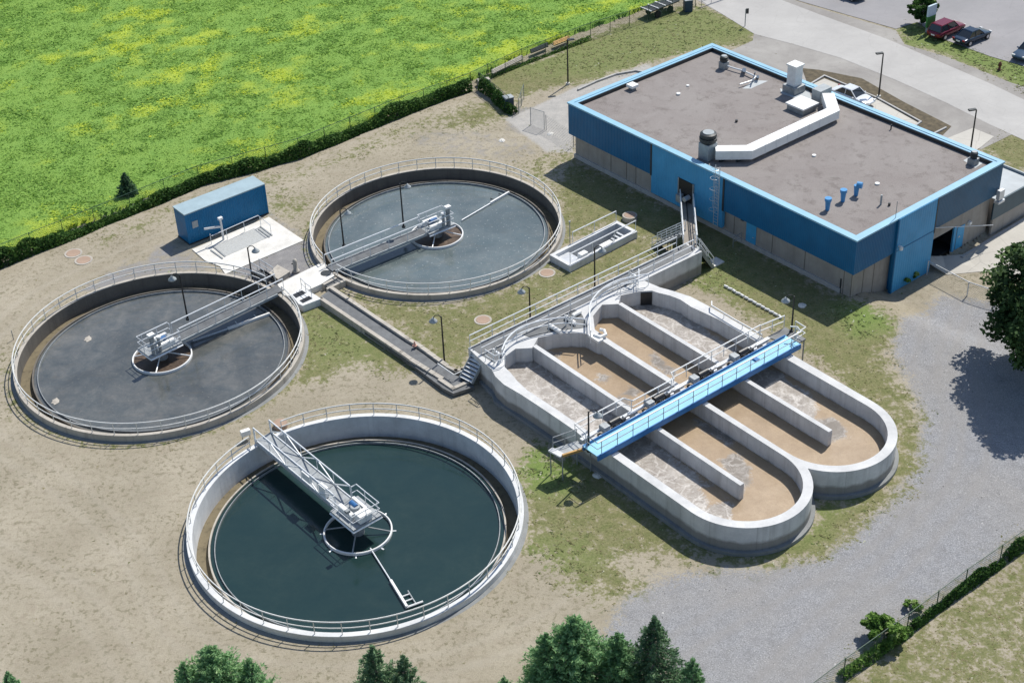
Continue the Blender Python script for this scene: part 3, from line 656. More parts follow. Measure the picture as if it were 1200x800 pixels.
# bridges
def bridge(k, label, far, platw, platl, truss):
    tk = TK[k]; c = tk['c']; z = tk['z'] + .06; a = tk['a']
    d = Vector((math.cos(a), math.sin(a), 0)); s = Vector((-d.y, d.x, 0)); hw = .5 if not truss else .62
    e0 = c + d * (tk['r'] + tk['t'] + ((-.05, .35, .15)[k])); 
    root = thing('tank_bridge', label, 'bridge', e0 + Vector((0, 0, z)))
    def q(x, y, zz): v = c + d * x + s * y; return Vector((v.x, v.y, zz))
    x0 = platl / 2; x1 = (e0 - c).length
    zc = z + .1
    deck = MB().hexa([q(x0, -hw, z + .02), q(x1, -hw, z + .02), q(x1, hw, z + .02), q(x0, hw, z + .02)], [q(x0, -hw, zc), q(x1, -hw, zc), q(x1, hw, zc), q(x0, hw, zc)])
    deck.build('deck', M['grate'] if not truss else M['galv_d'], root)
    for sg in (-1, 1):
        MB().beam(q(x0, sg * (hw + .06), z - .05), q(tk['r'] - .02, sg * (hw + .06), z - .05), .12, .24).build('girder', M['grey'] if not truss else M['galv'], root)
        railing(root, [q(x0 + .1, sg * (hw + .05), zc), q(x1, sg * (hw + .05), zc)], M['alu'], 1.08, 1.75 if not truss else 2.0, mid=False, diag=truss, r=.05 if not truss else .06)
    # centre platform
    pl = MB().hexa([q(-x0, -platw / 2, z), q(x0, -platw / 2, z), q(x0, platw / 2, z), q(-x0, platw / 2, z)], [q(-x0, -platw / 2, zc + .02), q(x0, -platw / 2, zc + .02), q(x0, platw / 2, zc + .02), q(-x0, platw / 2, zc + .02)])
    pl.build('platform', M['galv_d'], root)
    MB().path([q(x0, -platw / 2, z - .1), q(-x0, -platw / 2, z - .1), q(-x0, platw / 2, z - .1), q(x0, platw / 2, z - .1)], .09, 4).build('skirt_beam', M['alu'], root)
    pw = platw / 2 - .06
    railing(root, [q(x0 - .05, -hw - .05, zc), q(x0 - .05, -pw, zc), q(-x0 + .06, -pw, zc), q(-x0 + .06, pw, zc), q(x0 - .05, pw, zc), q(x0 - .05, hw + .05, zc)], M['alu'], 1.08, 1.3, r=.042)
    # drive: gearbox, motor, centre column
    g = MB(); g.lathe(q(0, 0, zc), [(0, .0), (.55, .0), (.55, .32), (.32, .42), (.32, .62), (0, .62)], 20, closed=False); g.build('gearbox', M['grey'], root, smooth=False, bevel=.02)
    MB().tube(q(-.1, -.05, zc + .55), q(.55, -.05, zc + .55), .2, 14).build('motor', M['motor'], root)
    MB().tube(q(0, 0, -2.5), q(0, 0, z), .45, 18).build('column', M['galv_d'], root)
    for sx in (-1, 1): MB().beam(q(-.5, sx * .55, zc + .25), q(1.0, sx * .55, zc + .25), .25, .5).build('drive_guard', M['white'], root)
    if not truss:
        MB().tube(q(-x0 + .5, far * .7, zc), q(-x0 + .5, far * .7, zc + 1.7), .2, 14).build('control_post', M['galv_d'], root)
        b = MB(); b.box(q(-x0 + .5, far * .7, zc + 1.78), (.55, .42, .22), a); b.build('control_head', M['white'], root, bevel=.03)
        MB().tube(q(-x0 + 1.05, far * .75, zc), q(-x0 + 1.05, far * .75, zc + 1.3), .13, 12).build('control_post', M['galv_d'], root)
        b = MB(); b.lathe(q(-x0 + 1.05, far * .75, zc + 1.3), [(0, 0), (.2, 0), (.18, .14), (0, .2)], 14, closed=False); b.build('control_head', M['white'], root)
    else:
        b = MB(); b.box(q(x0 + 1.6, .5, zc + .45), (.8, .3, .8), a); b.build('control_box', M['white'], root, bevel=.02)
        b = MB(); b.box(q(4.6, .72, zc + .75), (.9, .25, .6), a); b.build('control_box', M['white'], root, bevel=.02)
        b = MB(); b.box(q(-.9, 0, zc + .35), (.7, 1.0, .6), a); b.build('drive_guard', M['white'], root, bevel=.03)
        b = MB(); b.tube(q(-x0 + .4, pw + .02, zc + 1.05), q(-x0 + .4, pw + .02, zc + 1.35), .03); b.box(q(-x0 + .4, pw + .1, zc + 1.45), (.28, .3, .2), a); b.build('floodlight', M['galv_d'], root)
        # legs of the land end
        for sg in (-1, 1): MB().beam(q(x1 - .05, sg * (hw + .05), z - .6), q(x1 - .05, sg * (hw + .05), z + 1.15), .12, .12).build('end_post', M['alu'], root)
    return root, q
BR1 = bridge(0, 'grey walkway bridge reaching the middle of the grey blue tank nearest the building', 1.0, 1.9, 2.7, False)
BR2 = bridge(1, 'grey walkway bridge over the dark scummy tank in front of the blue shed', -1.0, 1.9, 2.9, False)
BR3 = bridge(2, 'white trussed walkway bridge over the dark teal tank', 1.0, 2.3, 2.7, True)
# centre wells and skimmer arms
brown = watermat('brown_well_scum', lin(.045, .03, .02), lin(.13, .085, .055), .35, .6, 1, .4, .4, 4, .5)
for k, (lab, arm) in enumerate((('white feed well ring at the middle of the grey blue tank', ((541, 258), (575, 238), (596.5, 225.5))),
                               ('white feed well ring at the middle of the dark scummy tank', ((226, 399), (267, 385), (316, 367.5))),
                               ('white feed well ring at the middle of the dark teal tank', ((434, 642), (458, 680), (477, 711))))):
    tk = TK[k]; c = tk['c']; zw = SPEC[k]['zw']; root = thing('feed_well', lab, 'feed well', (c.x, c.y, zw))
    rr = 2.28; o = (c.x, c.y, 0)
    MB().lathe(o, [(rr - .06, zw - .35), (rr - .06, zw + .18), (rr - .03, zw + .22), (rr + .03, zw + .22), (rr + .06, zw + .18), (rr + .06, zw - .35)], 72).build('ring', M['white'], root, smooth=False)
    for i in range(4):
        a = tk['a'] + PI / 4 + i * PI / 2
        MB().tube((c.x + .4 * math.cos(a), c.y + .4 * math.sin(a), zw + .55), (c.x + rr * math.cos(a), c.y + rr * math.sin(a), zw + .15), .05, 8).build('strut', M['alu' if k < 2 else 'galv_d'], root)
    if k < 2: tag(MB().disc((c.x, c.y, zw + .02), rr - .05, 48).build('water', brown), kind='structure')
    if k == 2:
        for i in range(8): a = i * PI / 4; MB().tube((c.x + (rr) * math.cos(a), c.y + rr * math.sin(a), zw - .1), (c.x + (rr + .3) * math.cos(a), c.y + (rr + .3) * math.sin(a), zw - .1), .12, 8).build('float', M['alu'], root)
    p = [G(a, b, zw + .12) for a, b in arm]
    al = ['thin white skimmer arm pointing to the far rim of the grey blue tank', 'white skimmer arm lying low beside the bridge in the dark scummy tank', 'white skimmer arm with ladder like end in the dark teal tank'][k]
    ar = thing('skimmer_arm', al, 'skimmer arm', p[0])
    MB().tube(p[0], p[1], .05, 8).build('boom', M['alu'], ar)
    b = MB(); b.beam(p[1], p[2], .16, .22); b.build('blade', M['white'], ar)
    dd = (p[2] - p[1]).normalized(); sd = Vector((-dd.y, dd.x, 0))
    for f in ((.25, .7) if k < 2 else (.62, .8)):
        w0 = p[1].lerp(p[2], f); MB().tube(w0, w0 + sd * .6 * (1 if k == 1 else (1 if k == 2 else 1)), .045, 6).build('bracket', M['white' if k else 'dark'], ar)
    if k == 2:
        q0 = p[1].lerp(p[2], .5) + sd * .62; MB().tube(q0, p[2] + sd * .62, .045).build('side_rod', M['galv_d'], ar); MB().tube(p[2], p[2] + sd * 1.1 - dd * 0, .07).build('bracket', M['white'], ar)
# drifting scum rafts on the dark tank
for px, lab in (((103, 397), 'larger pale foam raft floating near the bridge drive in the dark tank'), ((65, 470), 'pale foam raft floating near the front rim of the dark tank')):
    q = G(*px, SPEC[1]['zw'] + .02); b = MB(); b.add([(q.x + .28 * (1 + .3 * math.sin(3 * i)) * math.cos(i * PI / 6), q.y + .4 * (1 + .25 * math.cos(2 * i)) * math.sin(i * PI / 6), q.z) for i in range(12)] + [(q.x, q.y, q.z + .05)], [(i, (i + 1) % 12, 12) for i in range(12)])
    tag(b.build('foam_raft', M['conc_old'], base=q), lab, 'foam')

# ------------------------------------------------------------------ oxidation ditch
def loop_mesh(loops, z0, z1, name, m, parent):
    bm = bmesh.new(); es = []
    for lp in loops:
        vs = [bm.verts.new((p[0], p[1], z1)) for p in lp]; es += [bm.edges.new((vs[i], vs[(i + 1) % len(vs)])) for i in range(len(vs))]
    bmesh.ops.triangle_fill(bm, use_beauty=True, use_dissolve=False, edges=es)
    for lp_e in es:
        a, b = lp_e.verts; c = bm.verts.new((b.co.x, b.co.y, z0)); d = bm.verts.new((a.co.x, a.co.y, z0)); bm.faces.new((a, b, c, d))
    bmesh.ops.remove_doubles(bm, verts=bm.verts[:], dist=.0005); bmesh.ops.recalc_face_normals(bm, faces=bm.faces[:])
    off = WL[parent.name]; bmesh.ops.translate(bm, verts=bm.verts[:], vec=-off)
    me = bpy.data.meshes.new(name); bm.to_mesh(me); bm.free(); me.materials.append(m)
    o = bpy.data.objects.new(name, me); C.objects.link(o); o.parent = parent; WL[o.name] = off
    return o
def arcv(cu, cv, r, a0, a1, n): return [(cu + r * math.cos(R(a0 + (a1 - a0) * i / n)), cv + r * math.sin(R(a0 + (a1 - a0) * i / n))) for i in range(n + 1)]
U = lambda a, b: uv_of(a, b, ZD)
CU = -1.9; VA_ = -4.2; VB_ = 4.28; RI = 4.02; RO = 4.68
ja = math.degrees(math.asin(4.24 / RO))
outer = arcv(CU, VA_, RO, -90, ja, 26) + arcv(CU, VB_, RO, -ja, 90, 26)[1:]
outer += [(-18.2, VB_ + RO + .1), (-20.2, VB_ + RO), (-21.6, 8.55), (-22.8, 8.1), (-24.0, 7.9), (-24.9, 7.85), (-26.25, 7.85)]
outer += [(-26.25, -8.35), (-24.9, -8.55), (-22.9, -8.75), (-22.0, -9.1), (-20.8, -9.25), (-19.0, VA_ - RO - .2), (-16.0, VA_ - RO - .1), (-10, VA_ - RO)]
inA = arcv(CU, VA_, RI, -90, 90, 28) + [(-20.3, -.22), U(701, 398.5), U(687, 391), U(670, 389.8), U(650, 391.5), U(630.6, 395.5), U(626, 404), U(623.5, 407.5), U(604, 408.5), U(591, 418), U(591.5, 430), U(598, 436), U(606, 446), U(618, 457), (-16, -8.32), (-10, -8.24)]
inB = arcv(CU, VB_, RI, -90, 90, 28) + [(-10, 8.28), (-16.5, 8.3), U(810, 359.5), U(797.5, 351), U(785, 346.2), U(770, 342.6), U(764, 340.5), U(750, 341.2), U(727.5, 346), U(725.5, 353), U(725, 356), U(705.5, 357), U(695, 370), U(697, 386), (-19.6, .26)]
dt = thing('oxidation_ditch', 'raised concrete oxidation ditch of two long rounded basins with brown foaming liquid', 'ditch', UV(-10, 0, 0))
W3 = lambda lp: [tuple(UV(a, b))[:2] for a, b in lp]
loop_mesh([W3(outer), W3(inA), W3(inB)], -.3, ZD, 'basin_wall', M['conc_ditch'], dt)
for vv in (VA_ - .22, VB_ - .06):
    b = MB(); b.prism([tuple(UV(*q))[:2] for q in ((-23.2, vv - .18), (-1.62, vv - .18), (-1.62, vv + .18), (-23.2, vv + .18))], -.3, ZD - .004); b.build('divider_wall', M['conc_ditch'], dt)
# cap edges and footing
jb = math.degrees(math.asin(4.24 / (RO + .28)))
fo = [(a, b) for a, b in arcv(CU, VA_, RO + .28, -90, jb, 26) + arcv(CU, VB_, RO + .28, -jb, 90, 26)[1:]]
fo += [(-20.2, VB_ + RO + .3), (-24.5, 8.2), (-24.5, -8.8), (-22.5, -9.1), (-21.8, -9.5), (-19.0, VA_ - RO - .5), (-10, VA_ - RO - .28)]
MB().prism(W3(fo), -.4, .28).build('footing', M['conc_foot'], dt)
for pa_, pb_, zb_ in (((591.2, 418.6), (591.7, 429.8), 0), ((750.6, 341.3), (763.6, 340.7), 0)):
    a, b_ = U(*pa_), U(*pb_); q = 1 if pa_[0] < 700 else 1
    MB().prism(W3([(a[0] + .02, a[1]), (b_[0] + .02, b_[1]), (b_[0] + .06, b_[1]), (a[0] + .06, a[1])]), .3, ZD - .12).build('gate_shade_slab', M['black'], dt)  # black slab on the wall imitates the shade inside the gate opening
# liquid with foam: attribute marks where grey foam floats on the tan liquid
def wpoly(px): return np.array([[*uv_of(a, b, ZD - 1.3)] for a, b in px])
ZW = ZD - 1.32
FOAM = [[(590, 430), (625, 420), (700, 465), (770, 520), (835, 570), (860, 590), (858, 612), (820, 605), (740, 545), (640, 480)],
        [(735, 335), (770, 345), (850, 400), (925, 445), (962, 478), (950, 495), (900, 470), (830, 420), (745, 365)],
        [(702, 437), (712, 442), (706, 449), (694, 446)], [(735, 452), (750, 456), (744, 463), (726, 462)], [(722, 463), (742, 470), (736, 477), (718, 470)],
        [(762, 412), (772, 416), (782, 424), (778, 436), (768, 432)], [(775, 428), (795, 432), (790, 442), (774, 438)], [(640, 410), (660, 412), (655, 420), (638, 418)],
        [(815, 488), (832, 495), (862, 512), (858, 522), (838, 512), (820, 502)], [(838, 535), (862, 532), (878, 548), (880, 566), (868, 585), (862, 570), (850, 555)],
        [(955, 490), (975, 488), (992, 500), (990, 512), (972, 520), (968, 505)], [(980, 430), (990, 440), (1000, 462), (985, 452)]]
TANGAP = [(815, 570), (842, 572), (852, 585), (828, 592)]
TANGAP_uv = wpoly(TANGAP)
wl = watermat
t = NT('ditch_liquid')
fa = t.attr('foam'); n1 = t.noise(2.4, 6, .7, dist=1.4); n2 = t.noise(.5, 5, .6); n3 = t.noise(16, 4, .75); vo = t.vor(1.3, out='Distance', co=t.mapping((1, 1, 1)))
tan = t.mix(t.rng(n2, .3, .7), lin(.285, .205, .125), lin(.40, .30, .195)); n5 = t.noise(3.2, 6, .75, dist=.6); tan = t.mix(t.rng(n5, .46, .68, 0, .55), tan, lin(.255, .18, .108)); tan = t.mix(t.rng(n3, .5, .75, 0, .35), tan, lin(.20, .135, .075)); tan = t.mix(t.rng(n3, .5, .3, 0, .3), tan, lin(.50, .40, .28))
nz = t.n.new('ShaderNodeTexNoise'); nz.inputs['Scale'].default_value = .9; nz.inputs['Detail'].default_value = 4; t.l.new(t.co, nz.inputs['Vector'])
wv = t.n.new('ShaderNodeVectorMath'); wv.operation = 'MULTIPLY_ADD'; t.l.new(nz.outputs['Color'], wv.inputs[0]); wv.inputs[1].default_value = (2.6, 2.6, 0); t.l.new(t.co, wv.inputs[2])
ed = t.vor(.75, co=wv.outputs[0], feat='DISTANCE_TO_EDGE'); ed2 = t.vor(1.9, co=wv.outputs[0], feat='DISTANCE_TO_EDGE')
fo_ = t.mix(t.rng(n2, .35, .65), lin(.21, .185, .16), lin(.33, .295, .255)); fo_ = t.mix(t.rng(n1, .40, .66, 0, .6), fo_, lin(.43, .40, .365)); fo_ = t.mix(t.math('MULTIPLY', t.attr('patch'), .75), fo_, lin(.155, .132, .105))
np_ = t.math('SUBTRACT', 1.0, t.math('MULTIPLY', t.attr('patch'), .6)); fo_ = t.mix(t.math('MULTIPLY', np_, t.math('MULTIPLY', t.rng(ed, .0, .09, .7, 0), t.rng(n1, .3, .6))), fo_, lin(.66, .63, .59)); fo_ = t.mix(t.math('MULTIPLY', t.rng(ed2, .0, .09, .5, 0), t.rng(n2, .4, .6)), fo_, lin(.62, .59, .55))
fm = t.rng(t.math('ADD', fa, t.rng(n1, .3, .7, -.34, .34)), .3, .72)
t.set(t.mix(fm, tan, fo_), .34, spec=.5, bump=t.math('ADD', n1, n5), bstr=.18, bdist=.04)
for nm, vc in (('A', VA_), ('B', VB_)):
    us = np.arange(-25.5, CU + RI + .25, .16); vs = np.arange(vc - RI - .2, vc + RI + .21, .16); X, Y = np.meshgrid(us, vs); X, Y = X.ravel(), Y.ravel()
    f = np.zeros_like(X); jit = (fbm(X, Y, 1.2, 91, 3) - .5) * 1.0; jt2 = (fbm(X, Y, 1.2, 97, 3) - .5) * 1.0
    for pl in FOAM: f = np.maximum(f, sstep(sdist(X + jit, Y + jt2, wpoly(pl)) / .5 * .5 + .5))
    f *= 1 - sstep(sdist(X + jit, Y + jt2, TANGAP_uv) / .5 * .5 + .5)
    pt = np.zeros_like(X)
    for pl in FOAM[2:]: pt = np.maximum(pt, sstep(sdist(X + jit, Y + jt2, wpoly(pl)) / .6 * .5 + .6))
    keep = ~((X > CU) & (np.hypot(X - CU, Y - vc) > RI + .3))
    i = np.arange(X.size).reshape(len(vs), len(us)); q = np.stack([i[:-1, :-1], i[:-1, 1:], i[1:, 1:], i[1:, :-1]], -1).reshape(-1, 4); q = q[keep[q].all(1)]
    co = np.stack([O_UV.x + X * UA.x + Y * VA.x, O_UV.y + X * UA.y + Y * VA.y, ZW + .03 * fbm(X, Y, 1.5, 5, 3)], 1)
    tag(npmesh('water', co, q.ravel(), 4, t.m, dict(foam=f, patch=pt), smooth=True), kind='structure')
# wall joints: thin recessed-looking dark strips are real 3 mm fins of sealant
for vc in (VA_, VB_): pass

# walkway along the end of the ditch
wk = thing('walkway', 'raised concrete walkway with grey grating along the ditch end', 'walkway', UV(-25.6, 3, 0))
b = MB(); b.prism(W3([(-26.28, 7.855), (-24.45, 7.855), (-24.45, 14.4), (-26.28, 14.4)]), -.3, ZD - .002); b.build('wall', M['conc_ditch'], wk)
def sheet_uv(lp, z, name, m, parent): return MB().prism(W3(lp), z - .03, z).build(name, m, parent)
sheet_uv([(-26.15, -8.2), (-25.0, -8.2), (-25.0, 14.2), (-26.15, 14.2)], ZD + .02, 'grating', M['grate'], wk)
sheet_uv([(-24.9, -4.2), (-24.2, -4.0), (-23.6, -2.0), (-22.6, -.4), (-22.4, .2), (-24.0, 1.0), (-24.9, 1.0)], ZD + .02, 'grating', M['grate'], wk)
sheet_uv([(-24.9, -8.2), (-23.4, -8.1), (-23.5, -7.3), (-24.5, -6.2), (-24.9, -6.0)], ZD + .02, 'grating', M['grate'], wk)
sheet_uv([(-24.9, 3.4), (-24.8, 5.4), (-24.5, 7.6), (-24.9, 7.6)], ZD + .02, 'grating', M['grate'], wk)
railing(wk, [UV(-26.2, -8.2, ZD), UV(-26.2, 13.2, ZD)], M['alu'], 1.08, 2.2, r=.045)
railing(wk, [UV(-24.95, -8.1, ZD), UV(-24.95, 13.9, ZD)], M['alu'], 1.08, 2.2, r=.045)
def pxl(pts, z): return [G(a, b, z) - Vector((0, 0, z - ZD)) for a, b in pts]
def arc_rail(pts): # pts: pixels of the top rail
    q = []
    P_ = pxl(pts, ZD + 1.05)
    for i in range(len(P_) - 1):
        p0, p1, p2, p3 = P_[max(0, i - 1)], P_[i], P_[i + 1], P_[min(len(P_) - 1, i + 2)]
        for j in range(5):
            s = j / 5; q.append(.5 * ((2 * p1) + (p2 - p0) * s + (2 * p0 - 5 * p1 + 4 * p2 - p3) * s * s + (3 * p1 - p0 - 3 * p2 + p3) * s ** 3))
    q.append(P_[-1]); return q
railing(dt, arc_rail([(588, 410), (594, 397.5), (606, 386), (622, 379), (640, 374.5), (662, 372), (686, 374)]), M['alu'], 1.05, 2.6, r=.06)
railing(dt, arc_rail([(692, 388), (691, 371), (691.5, 357), (698, 346), (708, 337), (723, 329), (741, 324.5), (760, 321)]), M['alu'], 1.05, 2.6, r=.06)
railing(dt, [UV(-24.0, -8.45, ZD), UV(-22.9, -8.4, ZD), UV(-22.7, -7.6, ZD)], M['alu'], 1.05, 1.2, r=.045)
railing(dt, [UV(-24.7, 7.6, ZD), UV(-23.6, 6.6, ZD), UV(-24.0, 5.0, ZD)], M['alu'], 1.05, 1.4, r=.045)
# sluice gates with handwheels at the channel ends
for (u, v, lab) in ((-23.2, -1.0, 'white sluice gate frame at the middle of the ditch end'), (-23.4, -7.9, 'white sluice gate frame at the near corner of the ditch end'), (-24.6, 6.8, 'white sluice gate frame at the far corner of the ditch end')):
    g = thing('sluice_gate', lab, 'sluice gate', UV(u, v, ZD))
    b = MB()
    for sg in (-1, 1): b.beam(UV(u + sg * .35, v, ZD), UV(u + sg * .35, v, ZD + 1.0), .1, .1)
    b.beam(UV(u - .42, v, ZD + .95), UV(u + .42, v, ZD + .95), .14, .12); b.build('frame', M['alu'], g)
    MB().tube(UV(u, v, ZD + .2), UV(u, v, ZD + 1.35), .035).build('spindle', M['galv'], g)
    MB().path([UV(u + .22 * math.cos(i * PI / 8), v + .22 * math.sin(i * PI / 8), ZD + 1.2) for i in range(16)], .025, 5, True).build('handwheel', M['dark'], g)
# white pipes crossing the grating
for (a, b_), lab in ((((644, 381), (657, 389)), 'short white pipe lying on the grating left of the ditch middle'), (((663, 371), (674, 379)), 'short white pipe angled across the grating by the ditch middle'), (((671, 370), (680, 365)), 'short white pipe nearest the walkway rail at the ditch middle')):
    p0, p1 = G(*a, ZD + .2), G(*b_, ZD + .2); o = MB(); o.tube(p0, p1, .17, 10); o.tube(p1 - Vector((0, 0, .2)), p1, .1, 8); o.tube(p0 - Vector((0, 0, .2)), p0, .1, 8)
    tag(o.build('pipe', M['white'], base=p0), lab, 'pipe')
# jib on the middle wall end (scum pipe)
p = [G(a, b, ZD + .25) for a, b in ((696, 392), (703, 395), (710, 392), (708, 387), (703, 386))]
o = MB(); o.path(p, .13, 8); o.box(G(698, 396, ZD + .1), (1.2, .5, .2), A_UV); tag(o.build('scum_pipe', M['white'], base=p[0]), 'bent white pipe on the left end of the middle ditch wall', 'pipe')
# handrail pipe on the outer far wall
pr = thing('handrail', 'white handrail on the far outer ditch wall up to the blue bridge', 'handrail', UV(-16, 8.8, ZD))
railing(pr, [G(a, b, ZD + .45) - Vector((0, 0, .45)) for a, b in ((834, 353), (834, 358), (862, 375), (893, 392))], M['white'], .45, 2.2, mid=False, r=.06, name='rail')

# aeration bridge
ZK = ZD + .42
bg = thing('aeration_bridge', 'long light blue painted bridge crossing all four ditch channels', 'bridge', UV(-11, 0, ZK))
V0, V1 = -10.0, 10.0; U0, U1 = -11.15, -9.75
b = MB(); b.prism(W3([(U0, V0), (U1, V0), (U1, V1), (U0, V1)]), ZK - .06, ZK); b.build('deck', M['bluedeck'], bg)
for uu in (U0 - .06, U1 + .06):
    MB().beam(UV(uu, V0, ZK - .17), UV(uu, V1, ZK - .17), .11, .42).build('girder', M['bluegirder'], bg)
for i in range(22):
    v = V0 + .4 + i * (V1 - V0 - .8) / 21; MB().beam(UV(U0, v, ZK - .17), UV(U1, v, ZK - .17), .08, .2).build('crossbeam', M['bluegirder'], bg)
railing(bg, [UV(U0 + .35, V0 + .03, ZK), UV(U1, V0 + .03, ZK), UV(U1, V1 - .03, ZK), UV(U1 - .5, V1 - .03, ZK)], M['grey'], 1.1, 1.45, r=.04)
o = MB(); o.path([UV(U1, V0 + .03, ZK + 1.1), UV(U1, V1, ZK + 1.1), UV(U1 - .6, V1 + .25, ZK + 1.1), UV(U1 - 1.0, V1 - .1, ZK + 1.1)], .055, 8); o.build('top_rail', M['white'], bg)
MB().beam(UV(U0 + .05, V0 + .2, ZK + .1), UV(U0 + .05, V1 - .2, ZK + .1), .05, .22).build('toe_board', M['bluegirder'], bg)
b = MB(); b.box(UV(-10.5, 6.1, ZK + .06), (.45, .35, .12), A_UV); b.build('hatch', M['bluegirder'], bg)
# railing on the machine side
fr = thing('machine_railing', 'long white railing over the aerator machines behind the blue bridge', 'railing', UV(-12.6, 0, ZD))
railing(fr, [UV(U0 - .35, V0 + .5, ZD), UV(-12.75, V0 + .6, ZD), UV(-12.75, -4.9, ZD), UV(-12.1, -4.6, ZD), UV(-12.1, -.6, ZD), UV(-12.75, -.3, ZD), UV(-12.75, 8.9, ZD)], M['white'], 1.1, 1.3, r=.05)
railing(fr, [UV(-12.75, 8.9, ZD), UV(-12.45, 11.2, ZD)], M['white'], 1.05, 1.5, r=.05)
MB().beam(UV(-12.1, V0 + .6, ZD + .12), UV(-12.1, 9.2, ZD + .12), .3, .08).build('channel_cover', M['galv'], fr)
# four rotors
for v0, v1, lab in ((-8.2, -4.65, 'bladed aerator rotor in the nearest ditch channel under the blue bridge'), (-4.0, -.35, 'bladed aerator rotor in the second ditch channel from the front'), (.4, 3.9, 'bladed aerator rotor in the third ditch channel from the front'), (4.5, 8.1, 'bladed aerator rotor in the farthest ditch channel by the lawn')):
    rt = thing('aerator_rotor', lab, 'aerator', UV(-11.9, (v0 + v1) / 2, ZD - .55), 'aerator rotors under the blue bridge'); zc = ZD - .55
    MB().tube(UV(-11.75, v0, zc), UV(-11.75, v1, zc), .16, 12).build('shaft', M['galv_d'], rt)
    bl = MB()
    for i in range(14):
        v = v0 + .25 + i * (v1 - v0 - .5) / 13
        for j in range(6):
            a = j * PI / 3 + i * .35; bl.beam(UV(-11.75, v, zc), UV(-11.75 + .55 * math.cos(a), v, zc + .55 * math.sin(a)), .05, .14)
    bl.build('blade', M['dark'], rt)
    b = MB(); b.box(UV(-11.85, v0 + .75, ZD + .33), (.6, .6, .45), A_UV); b.build('gearbox', M['galv_d'], rt, bevel=.05)
    MB().tube(UV(-11.85, v0 + 1.2, ZD + .4), UV(-11.85, v0 + 2.1, ZD + .4), .24, 14).build('motor', M['black'], rt)
    b = MB(); b.box(UV(-11.8, (v0 + v1) / 2 + .9, ZD + .24), (.5, .35, .3), A_UV); b.build('bearing', M['galv'], rt, bevel=.04)
    MB().tube(UV(-11.7, v0 + 2.2, ZD + .3), UV(-11.7, v0 + 2.9, ZD + .3), .12, 10).build('coupling', M['black'], rt)
    MB().tube(UV(-12.0, v0 + .4, ZD + .3), UV(-12.0, v1 - .3, ZD + .3), .05, 8).build('conduit', M['white'], rt)
    b = MB(); b.beam(UV(-11.45, v0, ZD + .1), UV(-11.45, v1, ZD + .1), .3, .14); b.build('support_beam', M['alu'], rt)
# landing stage at the near end with steps to the ground
ln = thing('landing_stage', 'small grey landing with orange timber edge at the near end of the blue bridge', 'landing', UV(-11, -11, 0))
pz = ZD - .1
lp = [G(a, b, pz) for a, b in ((645, 527), (659, 534.5), (692, 524), (676, 516))]
b = MB(); b.prism([(q.x, q.y) for q in lp], pz - .08, pz); b.build('deck', M['galv_d'], ln)
b = MB(); b.beam(lp[1] + Vector((0, 0, .05)), lp[2] + Vector((0, 0, .05)), .14, .2); b.build('edge_board', M['orange'], ln)
b = MB(); b.beam(lp[0] + Vector((0, 0, .04)), lp[1] + Vector((0, 0, .04)), .45, .12); b.build('end_step', M['conc_new'], ln)
for q in lp: MB().tube(Vector((q.x, q.y, -.2)), q, .05).build('leg', M['galv_d'], ln)
railing(ln, [lp[0].lerp(lp[3], .1), lp[3]], M['galv_d'], 1.0, 1.0, r=.03)
# landing at the far end
lf = thing('landing_stage', 'small grey landing with white hoop rail at the lawn end of the blue bridge', 'landing', UV(-11.5, 11, 0))
b = MB(); b.prism(W3([(-12.4, 9.3), (-10.3, 10.05), (-10.3, 11.3), (-12.4, 11.3)]), ZD - .1, ZD); b.build('deck', M['grate'], lf)
for uu, vv in ((-12.3, 11.2), (-10.4, 11.2)): MB().tube(UV(uu, vv, -.2), UV(uu, vv, ZD - .1), .06).build('leg', M['galv_d'], lf)
railing(lf, [UV(-11.4, 11.25, ZD), UV(-10.35, 11.2, ZD), UV(-10.3, 10.2, ZD)], M['white'], 1.05, 1.4, r=.05)

# ------------------------------------------------------------------ stairs
def stair(name, label, top, bot, w, n, m, rail=True, rm=None, mstep=None):
    top = Vector(top); bot = Vector(bot); d = (bot - top); dh = Vector((d.x, d.y, 0)).normalized(); s = Vector((-dh.y, dh.x, 0)) * (w / 2)
    root = thing(name, label, 'stairs', bot); mstep = mstep or m
    for sg in (-1, 1): MB().beam(top + s * sg, bot + s * sg, .06, .28).build('stringer', m, root)
    MB().hexa(*[[top - s * .95 - k_, top + s * .95 - k_, bot + s * .95 - k_, bot - s * .95 - k_] for k_ in (Vector((0, 0, .24)), Vector((0, 0, .2)))]).build('gap_shade_panel', M['dark'], root)  # dark panel added behind the treads to imitate shaded gaps
    for i in range(n):
        p = top.lerp(bot, (i + .5) / n); MB().beam(p - s * .96, p + s * .96, .26, .045).build('tread', mstep, root)
    if rail:
        for sg in (-1, 1): railing(root, [top + s * sg, bot + s * sg], rm or M['alu'], 1.0, 1.3, r=.04)
    return root
stair('steel_stairs', 'blue grey steel stairs from the trough up to the walkway end', G(563, 413, ZD), G(546, 446, .55), 1.25, 8, M['grey'], False, mstep=M['alu'])
